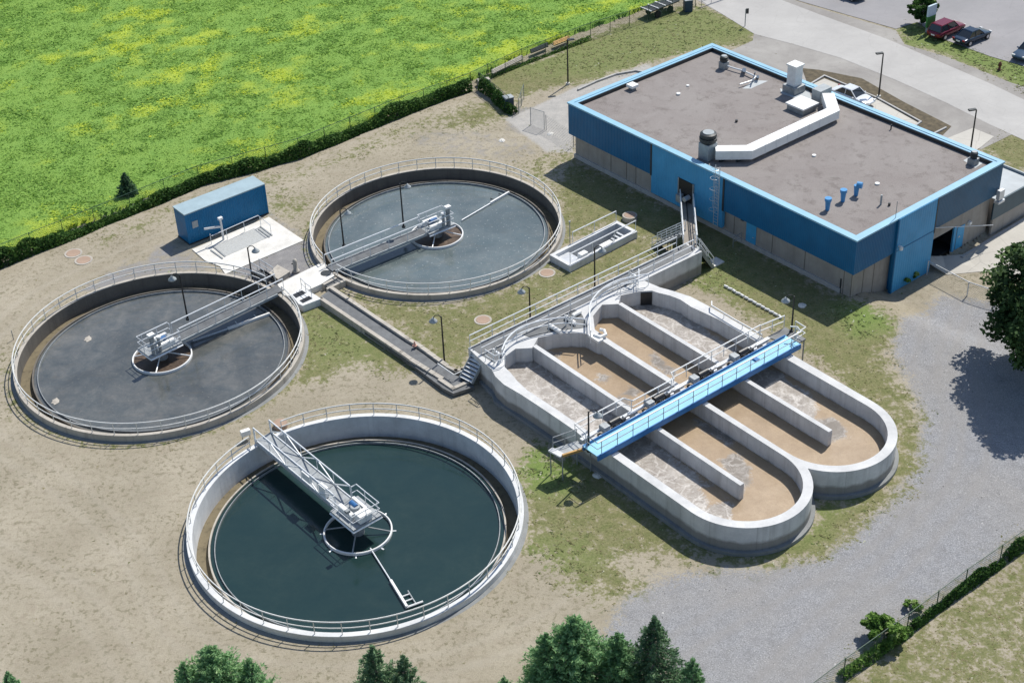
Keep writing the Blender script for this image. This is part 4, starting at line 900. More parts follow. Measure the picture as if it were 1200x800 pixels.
# catwalk to the building door
dz = vplane(BO, E1, 799, 243).z
fp0 = BF(0, 0, 0); da, db = b_of(vplane(BO, E1, 803, 241)); zc = max(1.6, min(3.2, dz))
cw = thing('catwalk', 'narrow railed catwalk from the walkway to the blue building door', 'catwalk', UV(-25.6, 14.4, ZD))
pa = UV(-25.65, 14.2, ZD); pb = BF(da, .1, zc); dv_ = (pb - pa); dh = Vector((dv_.x, dv_.y, 0)).normalized(); sd = Vector((-dh.y, dh.x, 0)) * .55
MB().hexa([pa - sd - Vector((0, 0, .2)), pa + sd - Vector((0, 0, .2)), pb + sd - Vector((0, 0, .2)), pb - sd - Vector((0, 0, .2))], [pa - sd, pa + sd, pb + sd, pb - sd]).build('deck', M['wood'], cw)
for sg in (-1, 1): railing(cw, [pa + sd * sg, pb + sd * sg], M['alu'], 1.08, 1.5, r=.055)
MB().path([pa.lerp(pb, .02), pa.lerp(pb, .95)], .06, 6).build('cable_tray', M['dark'], cw)
for f in (.35, .8):
    q = pa.lerp(pb, f); MB().beam(Vector((q.x, q.y, -.2)), Vector((q.x, q.y, q.z - .2)), .25, .25).build('support', M['conc_foot'], cw)
m1 = pa.lerp(pb, .28)
stair('metal_stairs', 'grey metal stairs from the catwalk down to the left by the sunken chamber', m1 - sd * 0 + sd * .9, T(767, 288), .9, 9, M['galv_d'])
stair('metal_stairs', 'grey metal stairs from the catwalk down to the white stepping slab', pa - sd * 1.0, T(833, 311), .9, 9, M['galv_d'])
q = T(838, 308); b = MB(); b.box(q + Vector((0, 0, .06)), (1.0, 1.2, .14), A_UV); tag(b.build('stepping_slab', M['conc_pad'], base=q, bevel=.02), 'white concrete slab on the grass at the stair foot', 'slab')
for i, (px, lab) in enumerate((((795, 225), 'grey meter cabinet left of the catwalk door'),)): pass

# ------------------------------------------------------------------ trough (flat channel) from the tanks to the stairs
tr = thing('concrete_trough', 'long low concrete trough with dark asphalt bed between the tank slab and the stairs', 'trough', T(440, 390))
zt = .6
pp = lambda a, b: tuple(G(a, b, zt))[:2]
def wallstrip(pts, w, z0, z1, name='wall', m='conc_old'):
    o = MB()
    for a, b in zip(pts[:-1], pts[1:]):
        a = Vector((*a, 0)); b = Vector((*b, 0)); d = (b - a).normalized() * (w * .49); o.beam(a - d + Vector((0, 0, (z0 + z1) / 2)), b + d + Vector((0, 0, (z0 + z1) / 2)), w, z1 - z0)
    return o.build(name, M[m], tr)
b = MB(); b.prism([pp(372, 347), (pp(386, 337)), pp(496, 412), pp(512, 424), pp(534, 437), pp(548, 441), pp(556, 450), pp(531, 458), pp(519, 452), pp(478, 421)], .1, zt - .22); b.build('bed', M['grate'], tr)
wallstrip([pp(371, 350), pp(376, 349), pp(470, 412), pp(480, 419)], .32, -.2, zt)
wallstrip([pp(389, 337), pp(479, 397), pp(493, 405)], .32, -.2, zt)
for i in range(4):   # stepped copings where the trough drops
    wallstrip([pp(480 + 9.5 * i, 419 + 5.6 * i), pp(488 + 9.5 * i, 424 + 5.6 * i)], .36, -.2, zt - .03 - .02 * i, 'stepped_wall')
    wallstrip([pp(494 + 7.5 * i, 406 + 5.2 * i), pp(500 + 7.5 * i, 410 + 5.2 * i)], .36, -.2, zt - .03 - .02 * i, 'stepped_wall')
wallstrip([pp(516, 443), pp(531, 453), pp(547, 446)], .32, -.3, zt - .1)
wallstrip([pp(525, 428), pp(534, 432), pp(542, 431), pp(550, 424)], .28, -.2, zt - .1)
# hand rail of the trough
tl = thing('trough_railing', 'low white rail beside the trough end near the dark stairs', 'railing', T(520, 432))
railing(tl, [G(a, b, zt + .3) - Vector((0, 0, .3)) for a, b in ((513, 426), (532, 439), (547, 432))], M['white'], .3, 1.6, mid=False, r=.05, name='rail')
# little traffic cone-like marker
q = G(486, 405, zt); o = MB(); o.lathe(q, [(0, .42), (.04, .42), (.12, .04), (.17, .04), (.17, 0), (0, 0)], 14, closed=False); tag(o.build('marker_cone', plain('salmon_plastic', lin(.62, .33, .25), .6), base=q), 'small salmon pink cone standing on the trough wall', 'cone')

# slab between the two tanks
sl = thing('tank_slab', 'pale concrete slab bridging the gap between the two upper tanks', 'slab', T(352, 330))
zs = .56
prism_px([(325, 333), (374, 309), (381, 309), (386, 316), (392, 323), (376, 333), (345, 347), (333, 346)], -.2, zs).build('top', M['conc_pad'], sl)
prism_px([(315, 320), (325, 310), (340, 318), (326, 327)], -.2, zs - .1).build('step', M['conc_old'], sl)
vbx = thing('valve_chamber', 'white rimmed valve chamber with two dark hatches beside the slab', 'chamber', T(352, 350))
zv = .62
prism_px([(341, 345), (356, 337.5), (372, 347), (376, 350), (355, 358), (350, 356)], -.2, zv).build('wall', M['conc_new'], vbx)
for pl in ([(343, 345), (354, 340), (358.5, 343), (347, 349)], [(351, 352), (362, 346.5), (366.5, 349.5), (355, 355)]): prism_px(pl, zv - .02, zv + .02).build('hatch', M['black'], vbx)
vr = thing('guard_rail', 'short grey guard rail between slab and valve chamber', 'railing', G(352, 335, zs))
railing(vr, [G(a, b, zs + 1.0) - Vector((0, 0, 1.0)) for a, b in ((352, 326), (358, 332), (364, 336))], M['galv'], 1.0, .9, r=.035)
q = G(382, 320, zs); o = MB(); o.disc(q + Vector((0, 0, .02)), .42, 20); o.lathe(q, [(.42, .02), (.46, .02), (.46, -.05)], 20, closed=False); tag(o.build('manhole_cover', M['dark'], base=q), 'dark round manhole cover on the pale slab by the tank rail', 'manhole cover')
ch = thing('side_chamber', 'small open concrete chamber with grey bed at the front of the upper tank', 'chamber', T(392, 330))
prism_px([(381, 334), (396, 325), (404, 329), (386, 338)], .0, .35).build('bed', M['grate'], ch)
o = MB(); 
for a, b in (((383, 338), (404, 328)), ((379, 333), (394, 325))):
    A_, B_ = G(*a, .55), G(*b, .55); o.beam(A_ - Vector((0, 0, .35)), B_ - Vector((0, 0, .35)), .25, .7)
o.build('wall', M['conc_old'], ch)
# valve post
def valve_post(px, lab, h=1.3, r=.16):
    q = G(*px, .05); t_ = thing('valve_post', lab, 'valve post', q); o = MB(); o.lathe(q, [(0, 0), (r * 1.6, 0), (r * 1.6, .1), (r, .14), (r, h - .2), (r * .8, h), (0, h + .08)], 14, closed=False); o.build('column', M['conc_old'], t_, smooth=True)
    MB().tube(q + Vector((0, 0, h * .7)), q + Vector((-.3, -.1, h * .7)), .05).build('handle', M['dark'], t_)
valve_post((347, 318), 'grey pillar shaped valve post on the asphalt beside the slab', 1.15, .2)
def thin_post(px, lab, h, m='dark', cap=True):
    q = T(*px); o = MB(); o.tube(q - Vector((0, 0, .1)), q + Vector((0, 0, h)), .035)
    if cap: o.box(q + Vector((0, 0, h)), (.16, .16, .1))
    tag(o.build('marker_post', M[m], base=q), lab, 'post')
thin_post((410, 356), 'thin dark marker post in the grass beside the trough', .9)
thin_post((668, 287), 'thin grey post with white cap left of the sunken chamber', 2.3, 'galv_d')
thin_post((342, 426), 'short dark stub post beside the railing of the dark tank', .35)
thin_post((16, 398), 'thin grey post at the far left outside the dark tank', .9, 'galv_d', False)

# ------------------------------------------------------------------ rectangular sunken chamber
rc = thing('sunken_chamber', 'rectangular concrete chamber with stairs inside between the tank and walkway', 'chamber', T(695, 288))
zc_ = .62; P4 = [G(a, b, zc_) for a, b in ((644, 298.5), (668, 312), (747, 271), (722, 258.5))]
e1 = ((P4[2] - P4[1]).normalized()); e2 = ((P4[0] - P4[1]).normalized())
LC = (P4[2] - P4[1]).length; WC = (P4[0] - P4[1]).length
cq = lambda a, b, z: Vector((*(P4[1] + e1 * a + e2 * b)[:2], z))
o_l = [cq(0, 0, 0), cq(LC, 0, 0), cq(LC, WC, 0), cq(0, WC, 0)]; w_ = .34; i_l = [cq(w_, w_, 0), cq(LC - w_, w_, 0), cq(LC - w_, WC - w_, 0), cq(w_, WC - w_, 0)]
loop_mesh([[tuple(p)[:2] for p in o_l], [tuple(p)[:2] for p in i_l]], -2.2, zc_, 'wall', M['conc_new'], rc)
b = MB(); b.prism([tuple(p)[:2] for p in i_l], -2.2, -1.0); b.build('floor', M['conc_foot'], rc)
b = MB(); b.prism([tuple(cq(x, y, 0))[:2] for x, y in ((w_, w_), (1.8, w_), (1.8, WC - w_), (w_, WC - w_))], -.5, .3); b.build('cover_plate', M['galv'], rc)
b = MB(); b.box(cq(2.0, .55, .45), (.8, .5, .8), math.atan2(e1.y, e1.x)); b.build('pump_box', M['white'], rc, bevel=.03)
b = MB(); b.box(cq(4.6, .4, .55), (1.3, .5, .3), math.atan2(e1.y, e1.x)); b.build('pump_box', M['white'], rc, bevel=.03)
for i in range(6): MB().beam(cq(5.2 + i * .32, .5, -.35 + i * .16), cq(5.2 + i * .32, 1.35, -.35 + i * .16), .2, .05).build('tread', M['galv'], rc)
for yy in (.5, 1.35): MB().beam(cq(5.1, yy, -.45), cq(7.0, yy, .5), .05, .15).build('stringer', M['galv_d'], rc)
for a, b_, lab in (((671, 272), (722, 247.5), 'long white rail standing behind the sunken chamber'), ((668, 297.5), (745, 258.5), 'long white rail running over the middle of the sunken chamber')):
    p0, p1 = G(*a, zc_ + 1.0), G(*b_, zc_ + 1.0); rl = thing('guard_rail', lab, 'railing', (p0.x, p0.y, 0)); dn = Vector((0, 0, 1.0))
    railing(rl, [p0 - dn, p1 - dn], M['alu'], 1.0, 2.6, mid=False, r=.05)
# raised manhole near the chamber
def manhole(px, lab, z=.06, r=.55, rim=True, m='rust'):
    q = T(*px); o = MB(); 
    tz = max(z, .05)
    t_ = thing('manhole', lab, 'manhole cover', q); o.lathe(q, [(0, tz), (r, tz), (r * 1.02, tz - .05), (r * 1.02, -.2)], 28, closed=False); o.build('lid', M[m], t_)
    if rim: MB().lathe(q, [(r * 1.02, tz - .015), (r * 1.3, tz - .02), (r * 1.35, -.2), (r * 1.02, -.2)], 28).build('ring', M['conc_old'], t_)
manhole((566, 375), 'terracotta manhole lid in the grass left of the two walkway lamps'); manhole((641, 320), 'terracotta manhole lid beside the corner of the sunken chamber')
manhole((86, 297), 'terracotta manhole lid nearest the hedge at the far left', r=.6); manhole((98, 305), 'terracotta manhole lid between the hedge lid and the dark tank', r=.6)
manhole((738, 257), 'raised terracotta manhole lid at the far end of the sunken chamber', .45, .5, True); manhole((329, 500), 'raised terracotta lid beside the land end of the trussed bridge', .4, .5, False)

# ------------------------------------------------------------------ lamps
def make_lamp(px_b, zb, px_t, lab, dx, hw=.62):
    q = G(*px_b, zb); h = hgt(q, px_t); root = thing('street_lamp', lab, 'street lamp', q, 'dark lamp posts around the plant')
    a = Vector((dx, 0, 0)) if not isinstance(dx, Vector) else dx
    MB().tube(q - Vector((0, 0, .1)), q + Vector((0, 0, h)), .075, 8, .055).build('pole', M['black'], root)
    MB().tube(q - Vector((0, 0, .05)), q + Vector((0, 0, .12)), .16, 8).build('base_plate', M['dark'], root)
    top = q + Vector((0, 0, h)); n = a.normalized() * hw
    MB().path([top - Vector((0, 0, .1)), top + n * .3 + Vector((0, 0, .12)), top + n * .7 + Vector((0, 0, .12)), top + n + Vector((0, 0, -.08))], .035, 6).build('arm', M['black'], root)
    o = MB(); o.lathe(top + n + Vector((0, 0, -.42)), [(0, .36), (.08, .36), (.12, .24), (.30, .10), (.34, 0), (.28, -.02)], 16, closed=False); hd = o.build('lamp_head', M['grey'], root, smooth=True)
    o = MB(); o.lathe(top + n + Vector((0, 0, -.46)), [(0, -.08), (.18, -.04), (.28, .02)], 14, closed=False); o.build('lens', M['lens'], hd, smooth=True)
W_ = -UA * .3 - VA
for pb_, zb, pt, lab, d in (
    ((521, 426), .0, (515, 371), 'dark lamp post rising beside the trough end and blue grey stairs', -1),
    ((621.5, 376), .0, (620, 337), 'dark lamp post behind the middle of the walkway railing', -1),
    ((697, 338), .0, (698, 290), 'dark lamp post between the sunken chamber and the walkway', 1),
    ((690, 528), ZD - .1, (688.3, 482), 'dark lamp post at the near end of the blue bridge', 1),
    ((927.5, 388), ZD - .0, (931, 347), 'dark lamp post at the lawn end of the blue bridge', -1),
    ((220, 374), .7, (210, 322), 'dark lamp post on the bridge of the dark scummy tank', -1),
    ((473, 266), .7, (469, 215), 'dark lamp post halfway along the bridge of the grey blue tank', 1),
    ((403, 288), .7, (398, 246), 'dark lamp post near the land end of the grey blue tank bridge', 1),
    ((296, 329), .0, (290, 290), 'dark lamp post outside the dark tank by the concrete pad', 1)):
    make_lamp(pb_, zb, pt, lab, d)
def road_lamp(px_b, zb, px_t, lab, d):
    q = G(*px_b, zb); h = hgt(q, px_t) if px_t else 5.0; root = thing('street_lamp', lab, 'street lamp', q, 'dark lamp posts around the plant')
    MB().tube(q - Vector((0, 0, .1)), q + Vector((0, 0, h)), .09, 8, .065).build('pole', M['black'], root)
    MB().tube(q - Vector((0, 0, .05)), q + Vector((0, 0, .2)), .2, 10).build('base_plate', M['conc_pad'], root)
    o = MB(); o.box(q + Vector((d * .35, .1, h)), (.75, .32, .14), .2); hd = o.build('lamp_head', M['dark'], root, bevel=.03)
    o = MB(); o.box(q + Vector((d * .42, .1, h - .085)), (.4, .22, .03), .2); o.build('lens', M['lens'], hd)
road_lamp((665.6, 99), 0, (665, 47), 'dark lamp post on the lawn behind the left end of the blue building', 1)
road_lamp((1029.6, 114), 0, (1036, 63), 'dark lamp post beside the car bay behind the blue building', -1)
lt = G(1144.3, 129, 4.9); road_lamp(P((lt.x, lt.y, 0)), 0, (1144.3, 129), 'dark lamp post by the grass at the right end of the blue building', -1)

# ------------------------------------------------------------------ main building
bd = thing('plant_building', 'long low blue and tan plant building with flat gravel roof', 'building', BF(LEN / 2, 0, 0))
zr = ZB - .42; rec = .45; zf = 2.5; cw_ = .62
def bquad(pts, name, m, z0, z1, parent=bd, bevel=0): return MB().prism([tuple(BF(a, b, 0))[:2] for a, b in pts], z0, z1).build(name, M[m] if isinstance(m, str) else m, parent, bevel=bevel)
# walls with a garage opening on the end face
eb = lambda px: b_of(vplane(BF(LEN - rec, 0, 0), E2, *px))[1]
ebf = lambda px: b_of(vplane(BF(LEN, 0, 0), E2, *px))[1]
p0b, p1b = ebf((1053, 257)), ebf((1098.5, 232.5))           # mid blue panel on the end face
g0, g1 = p1b + .02, eb((1117, 290)); gtop = vplane(BF(LEN - rec, 0, 0), E2, 1117, 270).z
gtop = min(max(gtop, 1.2), 2.3)
zlo = -1.7
wl = bquad([(rec, rec), (LEN - rec, rec), (LEN - rec, rec + .3), (rec, rec + .3)], 'wall', 'tanwall', zlo, ZB - .8)
bquad([(rec, WID - rec - .3), (LEN - rec, WID - rec - .3), (LEN - rec, WID - rec), (rec, WID - rec)], 'wall', 'tanwall', zlo, ZB - .8)
bquad([(rec, rec + .301), (rec + .3, rec + .301), (rec + .3, WID - rec - .301), (rec, WID - rec - .301)], 'wall', 'tanwall', zlo, ZB - .8)
bquad([(LEN - rec - .3, rec + .301), (LEN - rec, rec + .301), (LEN - rec, g0), (LEN - rec - .3, g0)], 'wall', 'tanwall', zlo, ZB - .8)
bquad([(LEN - rec - .3, g1), (LEN - rec, g1), (LEN - rec, WID - rec - .301), (LEN - rec - .3, WID - rec - .301)], 'wall', 'tanwall', zlo, ZB - .8)
bquad([(LEN - rec - .3, g0), (LEN - rec, g0), (LEN - rec, g1), (LEN - rec - .3, g1)], 'wall', 'tanwall', gtop, ZB - .8)
# garage interior: floor, back and sides darkened for interior shade, door jamb, raised door
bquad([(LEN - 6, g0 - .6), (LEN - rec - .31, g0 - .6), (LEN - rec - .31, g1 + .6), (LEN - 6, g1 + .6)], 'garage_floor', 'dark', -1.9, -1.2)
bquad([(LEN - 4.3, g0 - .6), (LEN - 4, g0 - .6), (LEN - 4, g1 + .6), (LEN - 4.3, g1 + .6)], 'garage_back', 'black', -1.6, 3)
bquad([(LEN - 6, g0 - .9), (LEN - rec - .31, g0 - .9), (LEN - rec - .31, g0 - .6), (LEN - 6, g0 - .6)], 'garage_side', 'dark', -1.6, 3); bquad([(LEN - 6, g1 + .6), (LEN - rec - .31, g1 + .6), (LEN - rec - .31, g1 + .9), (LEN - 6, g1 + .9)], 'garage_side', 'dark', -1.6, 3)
bquad([(LEN - rec - .1, g1 - .28), (LEN - rec + .06, g1 - .28), (LEN - rec + .06, g1 + .05), (LEN - rec - .1, g1 + .05)], 'door_jamb', 'panel2', -1.4, gtop)
bquad([(LEN - rec - .28, g0), (LEN - rec - .2, g0), (LEN - rec - .2, g1 - .3), (LEN - rec - .28, g1 - .3)], 'garage_door', 'grey', gtop - .25, gtop + .05)
# precast joints / pilasters on the front and end
for px in ((716, 205), (734, 215), (745, 220), (860, 272), (904, 300), (942, 318), (987, 345)):
    a = b_of(vplane(BF(0, rec, 0), E1, *px))[0]; bquad([(a - .03, rec - .015), (a + .03, rec - .015), (a + .03, rec + .01), (a - .03, rec + .01)], 'panel_joint', 'conc_dark', -.4, zf + .2)
for f in (.45, 1.9, 3.2):
    bquad([(LEN - rec - .01, f - .03), (LEN - rec + .015, f - .03), (LEN - rec + .015, f + .03), (LEN - rec - .01, f + .03)], 'panel_joint', 'conc_dark', -1.2, zf + .2)
a_ = b_of(vplane(BF(0, rec, 0), E1, 985, 335))[0]; bquad([(a_ - .06, rec - .05), (a_ + .06, rec - .05), (a_ + .06, rec + .01), (a_ - .06, rec + .01)], 'drain_pipe', 'dark', 0, 1.3)
# plinth
bquad([(rec - .12, rec - .12), (LEN - rec - 1, rec - .12), (LEN - rec - 1, rec + .05), (rec - .12, rec + .05)], 'plinth', 'plinth', -.4, .42)
bquad([(rec - .119, rec + .051), (rec + .05, rec + .051), (rec + .05, WID - rec), (rec - .119, WID - rec)], 'plinth', 'plinth', -.4, .42)
# fascia bands, with the lighter panels let in
fa0 = b_of(vplane(BO, E1, 763.5, 180))[0]; fa1 = b_of(vplane(BO, E1, 848.5, 215))[0]
zpan = vplane(BO, E1, 764, 225.5).z
ft = .12
bquad([(0, 0), (fa0 - .03, 0), (fa0 - .03, ft), (0, ft)], 'fascia', 'fascia', zf, ZB - .04)
bquad([(fa1 + .03, 0), (LEN, 0), (LEN, ft), (fa1 + .03, ft)], 'fascia', 'fascia', zf, ZB - .04)
bquad([(fa0 + .03, -.02), (fa1 - .03, -.02), (fa1 - .03, rec - .13), (fa0 + .03, rec - .13)], 'cladding_panel', 'panel', min(zpan, .75), ZB - .04)
for a in (fa0, fa1): bquad([(a - .09, -.06), (a + .09, -.06), (a + .09, ft), (a - .09, ft)], 'trim_post', 'dark', zf - .05, ZB - .05)
bquad([(0, ft + .001), (ft, ft + .001), (ft, WID), (0, WID)], 'fascia', 'fascia2', zf, ZB - .04)
bquad([(ft + .001, WID - ft), (LEN - ft - .001, WID - ft), (LEN - ft - .001, WID), (ft + .001, WID)], 'fascia', 'fascia', zf, ZB - .04)
bquad([(LEN - ft, ft + .001), (LEN, ft + .001), (LEN, p0b - .06), (LEN - ft, p0b - .06)], 'fascia', 'fascia2', zf, ZB - .04)
bquad([(LEN - ft, p0b), (LEN + .14, p0b), (LEN + .14, p1b), (LEN - ft, p1b)], 'cladding_panel', 'panel2', -1.55, ZB - .04)
bquad([(LEN - rec, p0b + .1), (LEN - ft - .01, p0b + .1), (LEN - ft - .01, p1b - .1), (LEN - rec, p1b - .1)], 'panel_core', 'fascia2', -1.5, ZB - .9)
bquad([(LEN + .14, p0b), (LEN + .165, p0b), (LEN + .165, p1b), (LEN + .14, p1b)], 'seam', 'fascia2', 2.62, 2.68)
bquad([(LEN - ft, p1b + .06), (LEN, p1b + .06), (LEN, WID), (LEN - ft, WID)], 'fascia', 'fascia3', zf + .1, ZB - .04)
for f in (p0b - .03, p1b + .03): bquad([(LEN - ft, f - .1), (LEN + .17, f - .1), (LEN + .17, f + .029), (LEN - ft, f + .029)], 'trim_post', 'dark' if f > p0b + 1 else 'fascia2', zf - .1 if f > p0b + 1 else -1.5, ZB - .05)
# soffit
loop_mesh([[tuple(BF(a, b, 0))[:2] for a, b in ((ft, ft), (LEN - ft, ft), (LEN - ft, WID - ft), (ft, WID - ft))], [tuple(BF(a, b, 0))[:2] for a, b in ((rec + .05, rec + .05), (LEN - rec - .05, rec + .05), (LEN - rec - .05, WID - rec - .05), (rec + .05, WID - rec - .05))]], zf + .12, zf + .2, 'soffit', M['grey'], bd)
# coping (two-step) and roof
loop_mesh([[tuple(BF(a, b, 0))[:2] for a, b in ((-.08, -.08), (LEN + .08, -.08), (LEN + .08, WID + .08), (-.08, WID + .08))], [tuple(BF(a, b, 0))[:2] for a, b in ((cw_ * .6, cw_ * .6), (LEN - cw_ * .6, cw_ * .6), (LEN - cw_ * .6, WID - cw_ * .6), (cw_ * .6, WID - cw_ * .6))]], ZB - .14, ZB, 'coping', M['coping'], bd)
loop_mesh([[tuple(BF(a, b, 0))[:2] for a, b in ((cw_ * .6, cw_ * .6), (LEN - cw_ * .6, cw_ * .6), (LEN - cw_ * .6, WID - cw_ * .6), (cw_ * .6, WID - cw_ * .6))], [tuple(BF(a, b, 0))[:2] for a, b in ((cw_, cw_), (LEN - cw_, cw_), (LEN - cw_, WID - cw_), (cw_, WID - cw_))]], zr - .1, ZB - .05, 'parapet', M['coping'], bd)
loop_mesh([[tuple(BF(a, b, 0))[:2] for a, b in ((cw_, cw_), (LEN - cw_, cw_), (LEN - cw_, WID - cw_), (cw_, WID - cw_))], [tuple(BF(a, b, 0))[:2] for a, b in ((cw_ + .05, cw_ + .05), (LEN - cw_ - .05, cw_ + .05), (LEN - cw_ - .05, WID - cw_ - .05), (cw_ + .05, WID - cw_ - .05))]], zr - .1, ZB - .09, 'parapet_shade_strip', M['dark'], bd)  # dark strip stands in for the shadow inside the parapet
rf = bquad([(cw_ + .04, cw_ + .04), (LEN - cw_ - .04, cw_ + .04), (LEN - cw_ - .04, WID - cw_ - .04), (cw_ + .04, WID - cw_ - .04)], 'roof', 'roof', zr - .25, zr)
# front doors
ad = b_of(vplane(BF(0, rec, 0), E1, 879.5, 288))[0]
bquad([(ad - .55, rec - .05), (ad + .55, rec - .05), (ad + .55, rec + .01), (ad - .55, rec + .01)], 'door', 'bluedoor', .02, 2.25)
dr = bd.children[-1]; o = MB(); o.tube(BF(ad + .4, rec - .1, 1.05), BF(ad + .25, rec - .1, 1.05), .03); o.build('handle', M['galv'], dr)
o = MB(); o.box(BF(ad - .95, rec - .1, 2.3), (.3, .2, .2), B_ANG); o.build('wall_lamp', M['dark'], bd)
railing(bd, [BF(ad - .9, rec - 1.2, .05), BF(ad - .9, rec - .2, .05)], M['galv_d'], 1.0, 1.0, r=.03)
bquad([(da - .75, -.10), (da + .95, -.10), (da + .95, -.021), (da - .75, -.021)], 'loading_door', 'black', zc - .1, zc + 2.0)
for sg in (-.8, .98): bquad([(da + sg - .05, -.14), (da + sg + .05, -.14), (da + sg + .05, -.021), (da + sg - .05, -.021)], 'door_frame', 'galv_d', zc - .1, zc + 2.05)
MB().tube(BF(da + .5, -.1, zc + .6), BF(da + .5, -.7, zc + .6), .22, 14).build('fan_unit', M['galv'], bd); o = MB(); o.box(BF(da - .3, -.4, zc + .35), (.5, .5, .7), B_ANG); o.build('fan_unit', M['galv_d'], bd)
# end-face personnel door + lamp + camera
bdr = eb((1123.5, 283)); bquad([(LEN - rec - .01, bdr - .5), (LEN - rec + .05, bdr - .5), (LEN - rec + .05, bdr + .5), (LEN - rec - .01, bdr + .5)], 'door', 'bluedoor', -1.2, .95)
o = MB(); o.box(BF(LEN - rec + .08, bdr - .2, .0), (.05, .25, .12), B_ANG); o.build('handle', M['galv'], bd.children[-1])
o = MB(); o.box(BF(LEN - rec + .15, bdr + 1.0, .9), (.25, .3, .25), B_ANG); o.build('wall_lamp', M['white'], bd)
q = vplane(BF(LEN + .3, 0, 0), E2, 1052, 291); o = MB(); o.tube(BF(LEN + .1, p0b + .3, q.z), BF(LEN + .4, p0b + .25, q.z + .05), .09, 10); o.tube(BF(LEN + .4, p0b + .25, q.z + .05), BF(LEN + .42, p0b + .24, q.z - .22), .16, 10); o.build('security_camera', M['white'], bd)
MB().tube(BF(LEN - .2, p0b - .15, ZB), BF(LEN - .2, p0b - .15, ZB + 1.5), .025).build('antenna', M['galv_d'], bd)
MB().tube(BF(LEN + .02, p1b + .2, 2.75), BF(LEN + 1.1, WID - 1.9, .75), .03).build('cable', M['galv'], bd)
# caged ladder on the front
al = fa1 - .55; lad = MB()
for s in (-.25, .25): lad.tube(BF(al + s, -.25, .8), BF(al + s, -.25, ZB + .9), .03)
for i in range(20): lad.tube(BF(al - .25, -.25, .9 + i * .29), BF(al + .25, -.25, .9 + i * .29), .018)
lo = lad.build('ladder', M['galv'], bd)
cg = MB()
for zz in (2.6, 3.6, 4.6, 5.6, ZB + .75): cg.path([BF(al + .36 * math.cos(t), -.3 - .36 * (1 + math.sin(t)) * .9, zz) for t in [PI * .5 - 2 * PI * i / 14 for i in range(14)]], .02, 5, True)
for t in (-2.4, -1.57, -.7): cg.tube(BF(al + .36 * math.cos(t), -.3 - .36 * (1 + math.sin(t)) * .9, 2.6), BF(al + .36 * math.cos(t), -.3 - .36 * (1 + math.sin(t)) * .9, ZB + .75), .015)
cg.build('safety_cage', M['galv'], lo)
# roof equipment (bolted to the roof: parts of the roof)
def RP(px, dz=0.0): return G(px[0], px[1], zr + dz)
def mushroom(px, s, name, base_m, cap_m, hb=1.0, r=.55, flip=False):
    q = RP(px); o = MB(); o.box(q + Vector((0, 0, hb * s / 2)), (1.15 * s, 1.15 * s, hb * s), B_ANG); b = o.build(name, M[base_m], rf, bevel=.03)
    o = MB(); o.lathe(q + Vector((0, 0, hb * s)), [(0, 0), (r * s * .8, 0), (r * s * .8, .18 * s), (r * s * 1.05, .2 * s), (r * s * 1.08, .5 * s), (r * s * .95, .52 * s), (r * s * .95, .6 * s), (r * s * 1.02, .64 * s), (r * s * .98, .86 * s), (r * s * .7, .95 * s), (0, .98 * s)], 24, closed=False); o.build('cap', M[cap_m], b)
    o = MB(); o.lathe(q + Vector((0, 0, hb * s + .955 * s)), [(0, .03), (r * s * .68, .03), (r * s * .7, 0)], 24, closed=False); o.build('cap_top', M['grey'], b)
mushroom((829, 185), 1.0, 'exhaust_fan', 'grey', 'dark', 1.5, .72)
mushroom((848, 80), .62, 'exhaust_fan', 'galv_d', 'dark', 1.1, .62)
mushroom((1140, 192), .62, 'exhaust_fan', 'galv_d', 'dark', .9, .5)
dz_ = .75
dp = [RP(p, dz_) for p in ((838, 179), (878, 178.5), (976, 133), (970, 114))]
o = MB(); dsec = 1.0
for i, p in enumerate(dp):
    pass
vs_ = []
for i, p in enumerate(dp):
    d0 = (dp[i] - dp[i - 1]).normalized() if i else (dp[1] - dp[0]).normalized(); d1 = (dp[i + 1] - dp[i]).normalized() if i < len(dp) - 1 else d0
    n0 = Vector((-d0.y, d0.x, 0)); n1 = Vector((-d1.y, d1.x, 0)); nn = (n0 + n1); nn = nn / max(.3, nn.dot(n0)) if i not in (0, len(dp) - 1) else n0
    for sx, sz in ((-.55, -.42), (.55, -.42), (.55, .42), (-.55, .42)): vs_.append(p + nn * sx + Vector((0, 0, sz)))
o.add(vs_, [(3, 2, 1, 0), (12, 13, 14, 15)] + [(i * 4 + k, i * 4 + (k + 1) % 4, i * 4 + 4 + (k + 1) % 4, i * 4 + 4 + k) for i in range(3) for k in range(4)])
du_ = o.build('air_duct', M['white'], rf, bevel=.03)
for i in range(1, 3):
    for f in (.25, .75): p = dp[i - 1].lerp(dp[i], f); o = MB(); o.box(p - Vector((0, 0, .57)), (.2, .9, .36), B_ANG); o.build('leg', M['dark'], du_)
for i in range(3):
    L_ = (dp[i + 1] - dp[i]).length; d = (dp[i + 1] - dp[i]).normalized()
    for j in range(1, int(L_ / 1.4)):
        p = dp[i] + d * 1.4 * j; n = Vector((-d.y, d.x, 0)); MB().hexa([p + n * a + d * b + Vector((0, 0, -.43)) for a, b in ((-.57, -.02), (.57, -.02), (.57, .02), (-.57, .02))], [p + n * a + d * b + Vector((0, 0, .435)) for a, b in ((-.57, -.02), (.57, -.02), (.57, .02), (-.57, .02))]).build('flange', M['alu'], du_)
o = MB(); o.box(RP((962, 118)) + Vector((0, 0, .65)), (1.0, 1.6, 1.3), B_ANG); o.build('plenum_box', M['grey'], rf, bevel=.03)
